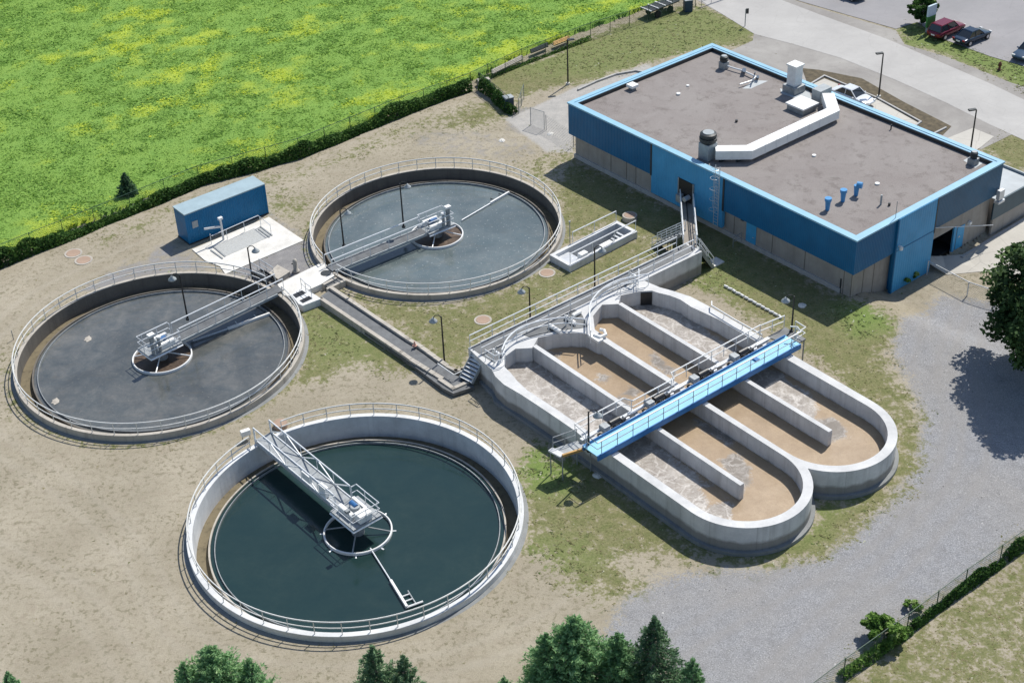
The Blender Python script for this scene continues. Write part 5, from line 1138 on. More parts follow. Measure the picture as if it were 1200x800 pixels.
q = RP((930, 107)); o = MB(); o.box(q + Vector((0, 0, .35)), (1.5, 1.5, .7), B_ANG); cb = o.build('intake_shaft', M['galv_d'], rf, bevel=.03); o = MB(); o.box(q + Vector((0, 0, 1.65)), (1.0, 1.0, 1.9), B_ANG); o.build('shaft', M['alu'], cb, bevel=.02); o = MB(); o.box(q + Vector((0, 0, 2.68)), (1.2, 1.2, .16), B_ANG); o.build('cap', M['white'], cb, bevel=.02)
q = RP((939.5, 128)); o = MB(); o.box(q + Vector((0, 0, .25)), (1.9, 1.9, .5), B_ANG); cb = o.build('roof_hatch', M['galv_d'], rf); o = MB(); o.box(q + Vector((0, 0, .58)), (2.15, 2.15, .16), B_ANG); o.build('lid', M['white'], cb, bevel=.02)
q = RP((741, 105)); o = MB(); o.box(q + Vector((0, 0, .15)), (.5, .5, .3), B_ANG); cb = o.build('roof_vent', M['galv_d'], rf); o = MB(); o.box(q + Vector((0, 0, .42)), (.85, .85, .28), B_ANG); o.build('cap', M['white'], cb, bevel=.04)
for px, rot in (((969.5, 246), 0), ((987.5, 236), 1), ((1003, 229), 2)):
    q = RP(px); o = MB(); o.tube(q, q + Vector((0, 0, .95)), .17, 14, .24); b = o.build('vent_pipe', M['bluepipe'], rf); o = MB()
    o.tube(q + Vector((0, 0, .85)), q + Vector((0, 0, 1.1)), .29, 14) if rot < 2 else o.tube(q + Vector((0, 0, 1.0)), q + Vector((.4, -.2, 1.0)), .27, 14); o.build('cowl', M['bluepipe'], b)
for px, h, r, m in (((1032, 240), .9, .08, 'grey'), ((1042, 241), .25, .1, 'dark'), ((1028, 216), .12, .2, 'white'), ((954, 183), .12, .18, 'white'), ((795, 111), .15, .2, 'white'), ((806, 101), .1, .15, 'white'), ((863, 143), .2, .12, 'dark'), ((1044, 152), .5, .06, 'dark')):
    q = RP(px); MB().tube(q, q + Vector((0, 0, h)), r, 12).build('roof_drain' if h < .3 else 'vent_pipe', M[m], rf)
o = MB(); o.path([RP(p, .3) for p in ((851, 77), (860, 80), (871, 83), (886, 90))], .08, 8); o.path([RP(p, .3) for p in ((886, 90), (880, 95), (867, 99))], .07, 8); o.tube(RP((885, 85)), RP((885, 85), 1.2), .06); o.tube(RP((872, 82)), RP((872, 82), .6), .2, 10); o.tube(RP((888, 90)), RP((888, 90), .5), .14, 10); o.build('gas_pipe', M['alu'], rf)
mb = MB(); mb.add([RP(p, .005) for p in ((870, 104), (884, 94), (900, 95), (880, 104))], [(0, 1, 2, 3)]); mb.build('roof_patch', M['wingroof'], rf)
mb = MB(); mb.add([RP(p, .006) for p in ((914, 104), (948, 106), (952, 118), (935, 116), (916, 110))], [(0, 1, 2, 3, 4)]); mb.build('roof_patch', M['wingroof'], rf)
mb = MB(); mb.add([RP(p, .006) for p in ((1129, 188), (1136, 184), (1152, 191), (1143, 197))], [(0, 1, 2, 3)]); mb.build('roof_patch', M['wingroof'], rf)
# low wing at the right end
wg = thing('annex', 'low annex with pale flat roof and dark band at the right end of the building', 'annex', BF(LEN, WID, -1))
zw_ = 2.0; Q0 = b_of(G(1160.5, 236.5, zw_)); Q1 = b_of(G(1216, 209.5, zw_))
wa = max(Q0[0], Q1[0], LEN + .2); wb0 = Q0[1]; wb1 = Q1[1]
bx = lambda a0, a1, b0, b1, z0, z1, n, m: bquad([(a0, b0), (a1, b0), (a1, b1), (a0, b1)], n, m, z0, z1, wg)
bx(LEN + .1, wa - .3, wb0 + .3, wb1 - .3, -1.6, zw_ - .25, 'wall', 'tanwall')
bx(LEN - 9, LEN + .099, WID + .2, wb1 - .3, -1.6, zw_ - .25, 'wall', 'tanwall')
bx(LEN - 9, wa - .2, WID + .15, wb1 - .2, zw_ - .25, zw_ - .12, 'roof', 'wingroof')
bx(wa - .15, wa, wb0, wb1, .35, zw_, 'fascia', plain('dark_slate_blue_band', lin(.035, .075, .10), .5)); bx(LEN + .1, wa - .151, wb0, wb0 + .15, .35, zw_, 'fascia', 'black'); bx(LEN - 9, wa - .151, wb1 - .15, wb1, .35, zw_ + .1, 'fascia', 'grey')
bx(LEN + .1, wa - .151, wb0 + .151, WID + .149, zw_ - .25, zw_ - .12, 'roof', 'wingroof')
o = MB(); o.box(BF(LEN + .35, WID - .3, zw_ + .8), (.35, .7, .9), B_ANG); o.box(BF(LEN + .35, WID - .3, zw_ + .15), (.5, .9, .25), B_ANG); o.build('air_conditioner', M['galv'], wg, bevel=.03)

# ------------------------------------------------------------------ shed with hoist and pit
S0 = T(222.4, 287.2); S1 = T(314.6, 250.4); S2 = T(208.9, 277.5)
sx = (S1 - S0); sx.z = 0; LS = sx.length; sx.normalize(); sy = Vector((-sx.y, sx.x, 0)); WS = (S2 - S0).dot(sy); SA = math.atan2(sx.y, sx.x); HS = 2.95
sq = lambda a, b, z: Vector((*(S0 + sx * a + sy * b)[:2], z))
sh = thing('storage_shed', 'dark blue container shed with flat grey roof beside the concrete pad', 'shed', (S0 + S1) / 2)
M['shedblue'] = corrugated('shed_blue_cladding', lin(.004, .14, .31), SA, .22); M['shedblue2'] = corrugated('shed_blue_end_cladding', lin(.004, .14, .31), SA + PI / 2, .22)
bp = lambda a0, a1, b0, b1, z0, z1, n, m: MB().prism([tuple(sq(a, b, 0))[:2] for a, b in ((a0, b0), (a1, b0), (a1, b1), (a0, b1))], z0, z1).build(n, M[m], sh)
bp(0, LS, 0, .1, .12, HS, 'wall', 'shedblue'); bp(0, LS, WS - .1, WS, .12, HS, 'wall', 'shedblue'); bp(0, .1, .101, WS - .101, .12, HS, 'wall', 'shedblue2'); bp(LS - .1, LS, .101, WS - .101, .12, HS, 'wall', 'shedblue2')
bp(-.05, LS + .05, -.05, WS + .05, HS, HS + .1, 'roof', 'shedroof'); bp(-.04, LS + .04, -.04, WS + .04, -.1, .12, 'base_frame', 'dark')
bp(.55, 1.1, -.04, 0, 1.45, 2.1, 'electrical_panel', 'grey')
for a in (.02, LS - .02): bp(a - .06, a + .06, -.03, .02, .12, HS - .01, 'corner_post', 'shedblue2')
# pit with railing
pit = thing('covered_pit', 'shallow grating covered pit sunk in the concrete pad', 'pit', G(285, 278, .07))
mb = MB(); mb.add([G(a, b, .085) for a, b in ((250, 289), (305, 265.5), (319, 276), (264, 300.5))], [(0, 1, 2, 3)]); mb.build('grating', plain('pale_grating', lin(.42, .43, .42), .6, .1, .1, 5), pit)
for pl in (((250, 289), (264, 300.5)), ((305, 265.5), (319, 276)), ((247, 293), (261, 303)), ((303, 268.5), (316, 278))):
    a, b = G(*pl[0], .1), G(*pl[1], .1); o = MB(); o.beam(a, b, .12, .08); o.build('edge_angle', M['galv_d'], pit)
pr = thing('pit_railing', 'thin white railing between the shed and the covered pit', 'railing', G(275, 275, .07))
railing(pr, [G(a, b, .07) for a, b in ((255, 290), (248, 286), (250, 288), (304, 264), (318, 275))][1:], M['alu'], 1.0, 1.7, mid=False, r=.035)
# hoist
q = G(262, 281, .07); hp = thing('jib_hoist', 'small grey jib hoist standing before the blue shed', 'hoist', q)
MB().tube(q, q + Vector((0, 0, 2.1)), .1, 10).build('mast', M['galv'], hp); o = MB(); o.box(q + Vector((0, 0, 2.15)), (.42, .3, .22), SA); o.build('head', M['alu'], hp, bevel=.03)
o = MB(); o.beam(q + Vector((0, 0, 1.35)), q - sx * 1.65 + Vector((0, 0, 1.75)), .12, .16); o.build('jib', M['galv'], hp)
# dark stair next to the lamp by the pad
stair('tank_steps', 'dark steel steps outside the dark tank below the lamp by the pad', G(316, 327, .75), G(300, 317, .15), .8, 4, M['dark'], True, M['galv'])
# white electrical box and landing end of T3
q = G(289, 515, .0); eb_ = thing('electrical_box', 'white electrical cabinet beside the land end of the trussed bridge', 'cabinet', q); o = MB(); o.box(q + Vector((0, 0, .65)), (.7, .35, .45), R(28)); o.build('cabinet', M['white'], eb_, bevel=.03)
for s in (-.25, .25): MB().tube(q + Vector((s, s * .5, -.1)), q + Vector((s, s * .5, .45)), .03).build('leg', M['galv_d'], eb_)

# ladder lying on the lawn (white)
p0, p1 = T(849, 336), T(917, 374); la = thing('pipe_string', 'row of short white pipe pieces lying across the lawn', 'pipes', p0); d = (p1 - p0)
for i in range(14):
    a = p0.lerp(p1, i / 14) + Vector((0, 0, .12)); b_ = p0.lerp(p1, (i + .78) / 14) + Vector((0, 0, .12)); s = Vector((-d.y, d.x, 0)).normalized() * random.uniform(-.08, .08)
    MB().tube(a + s, b_ - s, .11, 8).build('pipe_piece', M['white'], la)

# ------------------------------------------------------------------ fences
def fence(name, lab, cat, pts, h, m_post, m_wire, sp=2.6, toprail=True, wire=True, wsp=.16, vine=0.0, r=.035):
    pts = [Vector(p) for p in pts]; root = thing(name, lab, cat, pts[0]); seq = []
    for a, b in zip(pts[:-1], pts[1:]):
        n = max(1, int(round((b - a).length / sp)))
        seq += [a.lerp(b, i / n) for i in range(n)]
    seq.append(pts[-1])
    for p in seq[:100]: MB().tube(p - Vector((0, 0, .2)), p + Vector((0, 0, h + .05)), r, 6).build('post', m_post, root)
    if toprail: MB().path([p + Vector((0, 0, h)) for p in pts], r * .75, 6).build('top_rail', m_post, root)
    if wire:
        mb = MB(); v = []; f = []
        for a, b in zip(pts[:-1], pts[1:]):
            L = (b - a).length; d = (b - a) / L; n = Vector((-d.y, d.x, 0)); k = int(L / wsp)
            for i in range(-int(h / wsp), k):
                for sg in (1, -1):
                    s0 = i * wsp; s1 = s0 + h
                    if sg < 0: s0, s1 = s1, s0
                    # clip to the span
                    z0, z1 = 0.0, h
                    def cl(sa, za, sb, zb):
                        if sa < 0: t_ = -sa / (sb - sa); sa, za = 0, za + (zb - za) * t_
                        if sa > L: t_ = (sa - L) / (sa - sb); sa, za = L, za + (zb - za) * t_
                        return sa, za
                    A0 = cl(s0, z0, s1, z1); A1 = cl(s1, z1, s0, z0)
                    if abs(A0[1] - A1[1]) < .05: continue
                    p = a + d * A0[0] + Vector((0, 0, A0[1])); q = a + d * A1[0] + Vector((0, 0, A1[1])); w = d * .011
                    c = len(v); v += [p - w, p + w, q + w, q - w]; f.append((c, c + 1, c + 2, c + 3))
        mb.add(v, f); mb.build('wire_mesh', m_wire, root)
    return root, seq
leaf_dark = leafmat('hedge_leaf', [(0, lin(.02, .055, .014)), (.4, lin(.055, .13, .028)), (.75, lin(.12, .23, .045)), (1, lin(.30, .40, .12))], .3)
leaf_mid = leafmat('broad_leaf', [(0, lin(.02, .045, .016)), (.4, lin(.06, .115, .035)), (.75, lin(.13, .21, .07)), (1, lin(.28, .36, .15))], .25)
leaf_pine = leafmat('pine_needle', [(0, lin(.07, .15, .075)), (.4, lin(.16, .31, .14)), (.75, lin(.28, .47, .21)), (1, lin(.45, .62, .32))], .38)
leaf_spruce = leafmat('spruce_needle', [(0, lin(.03, .07, .04)), (.4, lin(.085, .17, .085)), (.75, lin(.18, .29, .15)), (1, lin(.32, .42, .25))], .3)
leaf_yg = leafmat('vine_leaf', [(0, lin(.04, .09, .02)), (.4, lin(.11, .22, .04)), (.75, lin(.21, .34, .08)), (1, lin(.42, .52, .22))], .3)
def leaves(name, pos, size, tint, m, parent=None, base=(0, 0, 0), aspect=.6, flat=.5, axis=None):
    n = len(pos); nrm = rng.normal(0, 1, (n, 3)); nrm[:, 2] += flat * 2; nrm /= np.linalg.norm(nrm, axis=1)[:, None]
    t1 = rng.normal(0, 1, (n, 3)) if axis is None else axis + rng.normal(0, .35, (n, 3))
    t1 -= (t1 * nrm).sum(1)[:, None] * nrm; t1 /= np.linalg.norm(t1, axis=1)[:, None] + 1e-9; t2 = np.cross(nrm, t1); s = size[:, None]
    co = np.stack([pos - t1 * s * .5, pos + t2 * s * aspect * .5, pos + t1 * s * .5, pos - t2 * s * aspect * .5], 1).reshape(-1, 3)
    return npmesh(name, co - np.array(base), np.arange(n * 4, dtype=np.int32), 4, m, dict(tint=np.repeat(np.clip(tint, 0, 1), 4)), parent=parent)
def hedge(px, h, wd, dens, lab, m, size=(.16, .34), name='hedge'):
    pts = [T(a, b) for a, b in px]; P_ = []
    for a, b in zip(pts[:-1], pts[1:]):
        L = (b - a).length; n = int(L * dens); s = rng.uniform(0, 1, n); d = (b - a) / L; nn = Vector((-d.y, d.x, 0))
        q = np.outer(1 - s, np.array(a)) + np.outer(s, np.array(b))
        hh = h * np.clip(.1 + 1.0 * fbm(q[:, 0], q[:, 1], 1.8, 111, 3) + 1.3 * (fbm(q[:, 0], q[:, 1], 5, 117, 2) - .45), .2, 1.5); ph = rng.uniform(0, PI, n); rr = rng.uniform(.55, 1, n) ** .5
        off = np.cos(ph) * rr * wd * (.7 + .6 * fbm(q[:, 0], q[:, 1], 2.5, 121, 2)); z = np.sin(ph) * rr * hh
        q = q + np.outer(off, np.array(nn)); q[:, 2] = z; P_.append(q)
    q = np.concatenate(P_); n = len(q); base = np.array(pts[0])
    root = thing(name, lab, 'hedge', pts[0])
    ti = .12 + .6 * fbm(q[:, 0], q[:, 1], .9, 131, 3) + rng.normal(0, .2, n)
    leaves('foliage', q, rng.uniform(*size, n), ti, m, root, base, .7, .5)
    zz = []
    for a, b in zip(pts[:-1], pts[1:]):
        n_ = max(2, int((b - a).length / .5))
        for i in range(n_): zz.append(a.lerp(b, i / n_) + Vector((random.uniform(-.1, .1), random.uniform(-.1, .1), h * (.1 if i % 2 else .6))))
    MB().path(zz, .03, 5).build('stem', M['wood'], root); return root
hedge([(-60, 336), (0, 312), (60, 288), (112, 266), (176, 241), (234, 216), (351, 184), (469, 135), (550, 105)], 1.3, .55, 560, 'long dense dark green hedge between the bright crop field and the tank yard', leaf_dark)
fgreen = plain('green_vinyl_post', lin(.03, .075, .045), .5); fwire = plain('green_vinyl_wire', lin(.05, .12, .065), .5)
fence('chain_link_fence', 'long green chain link fence between the crop field and the lawn', 'fence', [T(552, 104), T(612, 76), T(692, 45), T(760, 24), T(815, 8)], 1.8, fgreen, fwire, 3.0)
fence('chain_link_fence', 'thin green chain link fence standing in the hedge between crop field and tanks', 'fence', [T(-60, 333), T(0, 309), T(112, 263.5), T(234, 214), T(351, 181.5), T(469, 133), T(552, 104)], 1.75, fgreen, fwire, 3.2, True, True, .24)
hedge([(560, 97), (612, 76), (692, 46)], .6, .3, 150, 'low straggling weeds along the foot of the green chain link fence', leaf_yg, (.12, .25), 'weeds')
hedge([(565, 104), (580, 116), (594, 130), (603, 134)], 1.3, .5, 420, 'leafy vines smothering the short fence spur beside the blue bin', leaf_dark, (.14, .3), 'vine')
fence('chain_link_fence', 'short chain link fence spur running from the hedge end to the gravel track', 'fence', [T(562, 103), T(580, 117), T(597, 132)], 1.7, fgreen, fwire, 2.4)
fence('mesh_gate', 'open mesh gate leaf standing on the track beside the vines', 'gate', [T(608, 133), T(614, 116)], 1.6, plain('pale_green_post', lin(.16, .2, .17), .5), M['galv'], 2.0)
fence('mesh_gate', 'grey mesh gate panel standing at the left corner of the blue building', 'gate', [T(622, 147), T(638, 152)], 1.9, M['galv_d'], M['galv'], 3.0)
fence('chain_link_fence', 'grey chain link fence from the grey gate panel to the building corner', 'fence', [T(640, 152.5), T(672, 172)], 1.6, M['galv_d'], M['galv_d'], 3.0, False, True, .3)
fence('chain_link_fence', 'galvanised chain link fence from the blue end panel toward the big tree', 'fence', [T(1086, 322), T(1133, 347), T(1166, 358), T(1215, 380)], 1.35, M['galv'], M['galv_d'], 3.2, True, True, .2, r=.05)
fence('chain_link_fence', 'dark green chain link fence along the lower right gravel edge', 'fence', [T(940, 832), T(988, 795), T(1062, 742), T(1130, 690), T(1210, 634), T(1300, 570)], 1.7, fgreen, fwire, 3.0)
hedge([(985, 795), (1040, 758), (1066, 740)], .9, .35, 260, 'low vine growth on the dark green fence by the bottom bush', leaf_yg, (.12, .26), 'vine')
hedge([(1068, 738), (1130, 692), (1175, 660)], 1.35, .22, 420, 'thick vine cover on the middle of the dark green fence', leaf_dark, (.12, .26), 'vine')
hedge([(1178, 656), (1240, 612)], 1.5, .3, 480, 'dense vine cover on the dark green fence at the right picture edge', leaf_dark, (.12, .26), 'vine')
# pallet-like trailer frames and barrier near the top gate
def rail_gate(px, lab, h=1.2):
    pts = [T(a, b) for a, b in px]; r_ = thing('barrier_gate', lab, 'gate', pts[0]); railing(r_, pts, M['galv_d'], h, 1.6, r=.05, name='bars')
rail_gate([(822, 8), (856, -4)], 'long grey barred gate across the road at the top edge')
tl_ = thing('flat_trailer', 'dark flat frame trailer with white crossbars behind the green fence', 'trailer', T(772, 16))
a, b = T(757, 22), T(790, 9); d = (b - a).normalized(); s = Vector((-d.y, d.x, 0))
MB().beam(a + Vector((0, 0, 1.0)), b + Vector((0, 0, 1.0)), 1.6, .12).build('bed', M['black'], tl_)
for i in range(5): p = a.lerp(b, i / 4) + Vector((0, 0, 1.1)); MB().beam(p - s * .85, p + s * .85, .12, .1).build('crossbar', M['white'], tl_)
for f in (.25, .7):
    for sg in (-1, 1): p = a.lerp(b, f) + s * sg * .7; MB().tube(p + Vector((0, 0, .4)) - s * .12, p + Vector((0, 0, .4)) + s * .12, .4, 14).build('wheel', M['tyre'], tl_)
def binbox(px, lab, sz, m, rz=.3):
    q = T(*px); t_ = thing('waste_bin', lab, 'bin', q); o = MB(); o.box(q + Vector((0, 0, sz[2] / 2)), sz, rz); o.build('body', M[m], t_, bevel=.03); o = MB(); o.box(q + Vector((0, 0, sz[2] + .05)), (sz[0] * 1.06, sz[1] * 1.06, .1), rz); o.build('lid', M['grey'], t_, bevel=.02)
binbox((596, 128), 'dark blue bin with grey lid among the vines of the short fence', (.9, .8, 1.3), 'bin', .4); binbox((806, 13), 'dark teal bin beside the barred road gate', (.9, .8, 1.3), 'bin', .2)
q = T(567, 100); o = MB(); o.box(q + Vector((0, 0, .35)), (1.3, .7, .7), .3); tag(o.build('concrete_block', M['conc_old'], base=q, bevel=.05), 'grey concrete block beside the end of the hedge', 'block')
for a, b, lab, m, w in (((577, 85), (612, 68), 'long grey plank stack lying in the field behind the green fence', 'conc_old', .55), ((649, 52), (667, 45), 'orange plank bundle lying in the field by the lamp post', 'orange', .5), ((622, 61), (642, 53), 'dark plank bundle lying in the field behind the green fence', 'black', .4)):
    p0, p1 = G(*a, .6), G(*b, .6); o = MB()
    for k in range(3): o.beam(p0 + Vector((0, .25 * k, -.1 + .04 * k)), p1 + Vector((0, .25 * k, -.1 + .05 * k)), w * .5, .12)
    tag(o.build('plank_stack', M[m], base=p0), lab, 'planks')

# ------------------------------------------------------------------ trees
def limb(mb, a, b, r0, r1, n=7): mb.tube(a, b, r0, n, r1)
def broad_tree(name, lab, loc, h, cr, n_cl, per, m, size=(.25, .5), czf=.58, cat='tree', tintb=.25, asp=.7, squash=.9):
    root = thing(name, lab, cat, loc); L = Vector(loc); tr_ = MB()
    limb(tr_, (0, 0, -.2), (0, 0, h * .35), h * .028, h * .02, 9); limb(tr_, (0, 0, h * .35), (.05 * h * .2, 0, h * .85), h * .02, h * .006, 8)
    cz = h * czf; cl = []
    for i in range(n_cl):
        a = rng.uniform(0, 2 * PI); ct = rng.uniform(-.75, 1); st_ = math.sqrt(1 - ct * ct); rr = rng.uniform(.55, 1.0)
        w = 1 + .22 * math.sin(3 * a + 1.3) ; p = np.array([cr * rr * st_ * math.cos(a) * w, cr * rr * st_ * math.sin(a) * w, cz + (h - cz) * squash * rr * ct if ct > 0 else cz + cz * .74 * rr * ct])
        cl.append((p, cr * rng.uniform(.16, .3)))
        if i % 3 == 0: limb(tr_, (0, 0, h * rng.uniform(.25, .5)), tuple(p * np.array([.85, .85, .95])), h * .009, .02, 6)
    tr_.build('trunk', M['wood'], root, local=True)
    P_, Tn = [], []
    for p, r in cl:
        n = per; d = rng.normal(0, 1, (n, 3)); d /= np.linalg.norm(d, axis=1)[:, None]; q = p + d * r * (rng.uniform(.1, 1, n) ** .5)[:, None] * np.array([1, 1, .75]); P_.append(q)
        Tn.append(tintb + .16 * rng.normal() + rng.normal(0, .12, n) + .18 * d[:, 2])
    q = np.concatenate(P_); leaves('crown', q, rng.uniform(*size, len(q)), np.concatenate(Tn), m, root, (0, 0, 0), asp, .6); return root
def conifer(name, lab, loc, h, r, m, whorls, br, per, tintb=.3, droop=.15, size=(.16, .3), cat='tree', up=.0, z0=.1):
    root = thing(name, lab, cat, loc); tr_ = MB(); limb(tr_, (0, 0, -.2), (0, 0, h * .98), h * .02, .02, 8)
    P_, Ax, Tn = [], [], []
    for w in range(whorls):
        f = w / (whorls - 1); z = h * (z0 + (1 - z0 - .02) * f); rl = r * (1 - f) ** .8 * rng.uniform(.85, 1.12) + .1
        nb = max(4, int(br * (1 - .55 * f))); ph = rng.uniform(0, 2 * PI)
        for b in range(nb):
            a = ph + 2 * PI * b / nb + rng.normal(0, .18); L = rl * rng.uniform(.72, 1.15); d = np.array([math.cos(a), math.sin(a), up - droop * (1 - f)])
            limb(tr_, (0, 0, z), tuple(np.array([0, 0, z]) + d * L * .9), .03 + .012 * L, .01, 4)
            n = int(per * (.35 + L / r)); s = rng.uniform(.12, 1, n) ** .8; side = rng.normal(0, 1, n) * (.06 + .17 * (1 - s)) * L
            q = np.array([0, 0, z]) + np.outer(s * L, d) + np.outer(side, np.array([-d[1], d[0], 0])); q[:, 2] += rng.normal(.02, .07, n) + .06 * s * L
            ax = d[None] + np.outer(np.sign(side) * .8, np.array([-d[1], d[0], 0])); ax[:, 2] += .25
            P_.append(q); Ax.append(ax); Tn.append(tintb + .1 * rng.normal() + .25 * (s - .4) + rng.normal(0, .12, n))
    tr_.build('trunk', M['wood'], root, local=True)
    q = np.concatenate(P_); leaves('crown', q, rng.uniform(*size, len(q)), np.concatenate(Tn), m, root, (0, 0, 0), .32, .35, np.concatenate(Ax)); return root
def tree_at(px, h):
    q = G(*px, h); return (q.x, q.y, gz(q.x, q.y))
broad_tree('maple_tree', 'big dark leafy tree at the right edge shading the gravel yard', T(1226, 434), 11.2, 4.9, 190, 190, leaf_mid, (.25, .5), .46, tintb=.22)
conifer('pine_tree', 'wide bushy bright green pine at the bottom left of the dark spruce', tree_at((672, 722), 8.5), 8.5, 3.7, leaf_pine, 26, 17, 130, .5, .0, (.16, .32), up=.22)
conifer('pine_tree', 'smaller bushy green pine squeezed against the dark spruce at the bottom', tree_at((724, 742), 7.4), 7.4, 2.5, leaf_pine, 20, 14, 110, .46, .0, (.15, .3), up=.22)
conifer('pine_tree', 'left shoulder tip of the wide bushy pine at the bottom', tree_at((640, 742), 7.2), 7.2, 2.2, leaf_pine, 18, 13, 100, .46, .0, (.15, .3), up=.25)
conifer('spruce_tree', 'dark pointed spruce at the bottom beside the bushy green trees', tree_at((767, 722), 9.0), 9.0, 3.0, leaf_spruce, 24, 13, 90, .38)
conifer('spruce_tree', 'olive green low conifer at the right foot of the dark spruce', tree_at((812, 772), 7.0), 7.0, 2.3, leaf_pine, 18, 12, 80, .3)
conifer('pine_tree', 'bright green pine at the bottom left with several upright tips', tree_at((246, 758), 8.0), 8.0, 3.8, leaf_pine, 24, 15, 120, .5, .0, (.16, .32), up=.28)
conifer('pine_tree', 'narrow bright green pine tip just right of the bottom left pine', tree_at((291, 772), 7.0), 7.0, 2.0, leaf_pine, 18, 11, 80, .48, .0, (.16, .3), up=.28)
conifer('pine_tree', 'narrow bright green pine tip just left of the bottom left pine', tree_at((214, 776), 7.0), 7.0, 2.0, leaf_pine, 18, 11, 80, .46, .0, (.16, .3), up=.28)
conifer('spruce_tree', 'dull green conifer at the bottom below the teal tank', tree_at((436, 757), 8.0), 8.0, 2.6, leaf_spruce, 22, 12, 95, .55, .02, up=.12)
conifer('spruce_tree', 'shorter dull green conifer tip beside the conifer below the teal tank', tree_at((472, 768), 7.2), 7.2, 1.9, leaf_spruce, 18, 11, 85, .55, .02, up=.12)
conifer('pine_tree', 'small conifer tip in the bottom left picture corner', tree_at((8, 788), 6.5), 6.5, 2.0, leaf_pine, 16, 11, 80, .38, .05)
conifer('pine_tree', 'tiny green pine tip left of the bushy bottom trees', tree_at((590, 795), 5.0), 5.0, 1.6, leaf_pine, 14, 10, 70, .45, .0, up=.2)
conifer('small_conifer', 'small dark conifer standing in the bright crop field beside the hedge', T(151, 232), 2.5, .95, leaf_spruce, 12, 11, 60, .25, .1)
broad_tree('round_shrub', 'dark clipped round shrub behind the green and white sign', T(1080, 29), 3.4, 1.45, 70, 150, leaf_dark, (.16, .3), .5, 'shrub', .3)
broad_tree('shrub', 'light green bush leaning on the fence at the lower right', T(1035, 752), 2.0, 1.2, 45, 130, leaf_yg, (.14, .3), .5, 'shrub', .4)
broad_tree('shrub', 'low pale green weed clump at the foot of the blue end panel', T(1060, 328), .8, .9, 26, 70, leaf_yg, (.14, .26), .5, 'shrub', .6)
broad_tree('shrub', 'dark weed clump at the lower end of the metal stairs', T(818, 308), .9, .9, 24, 70, leaf_dark, (.12, .22), .5, 'shrub', .4)
broad_tree('shrub', 'little weed bush against the far edge of the gravel by the bottom fence', T(1070, 715), .7, .6, 20, 60, leaf_yg, (.12, .22), .5, 'shrub', .5)

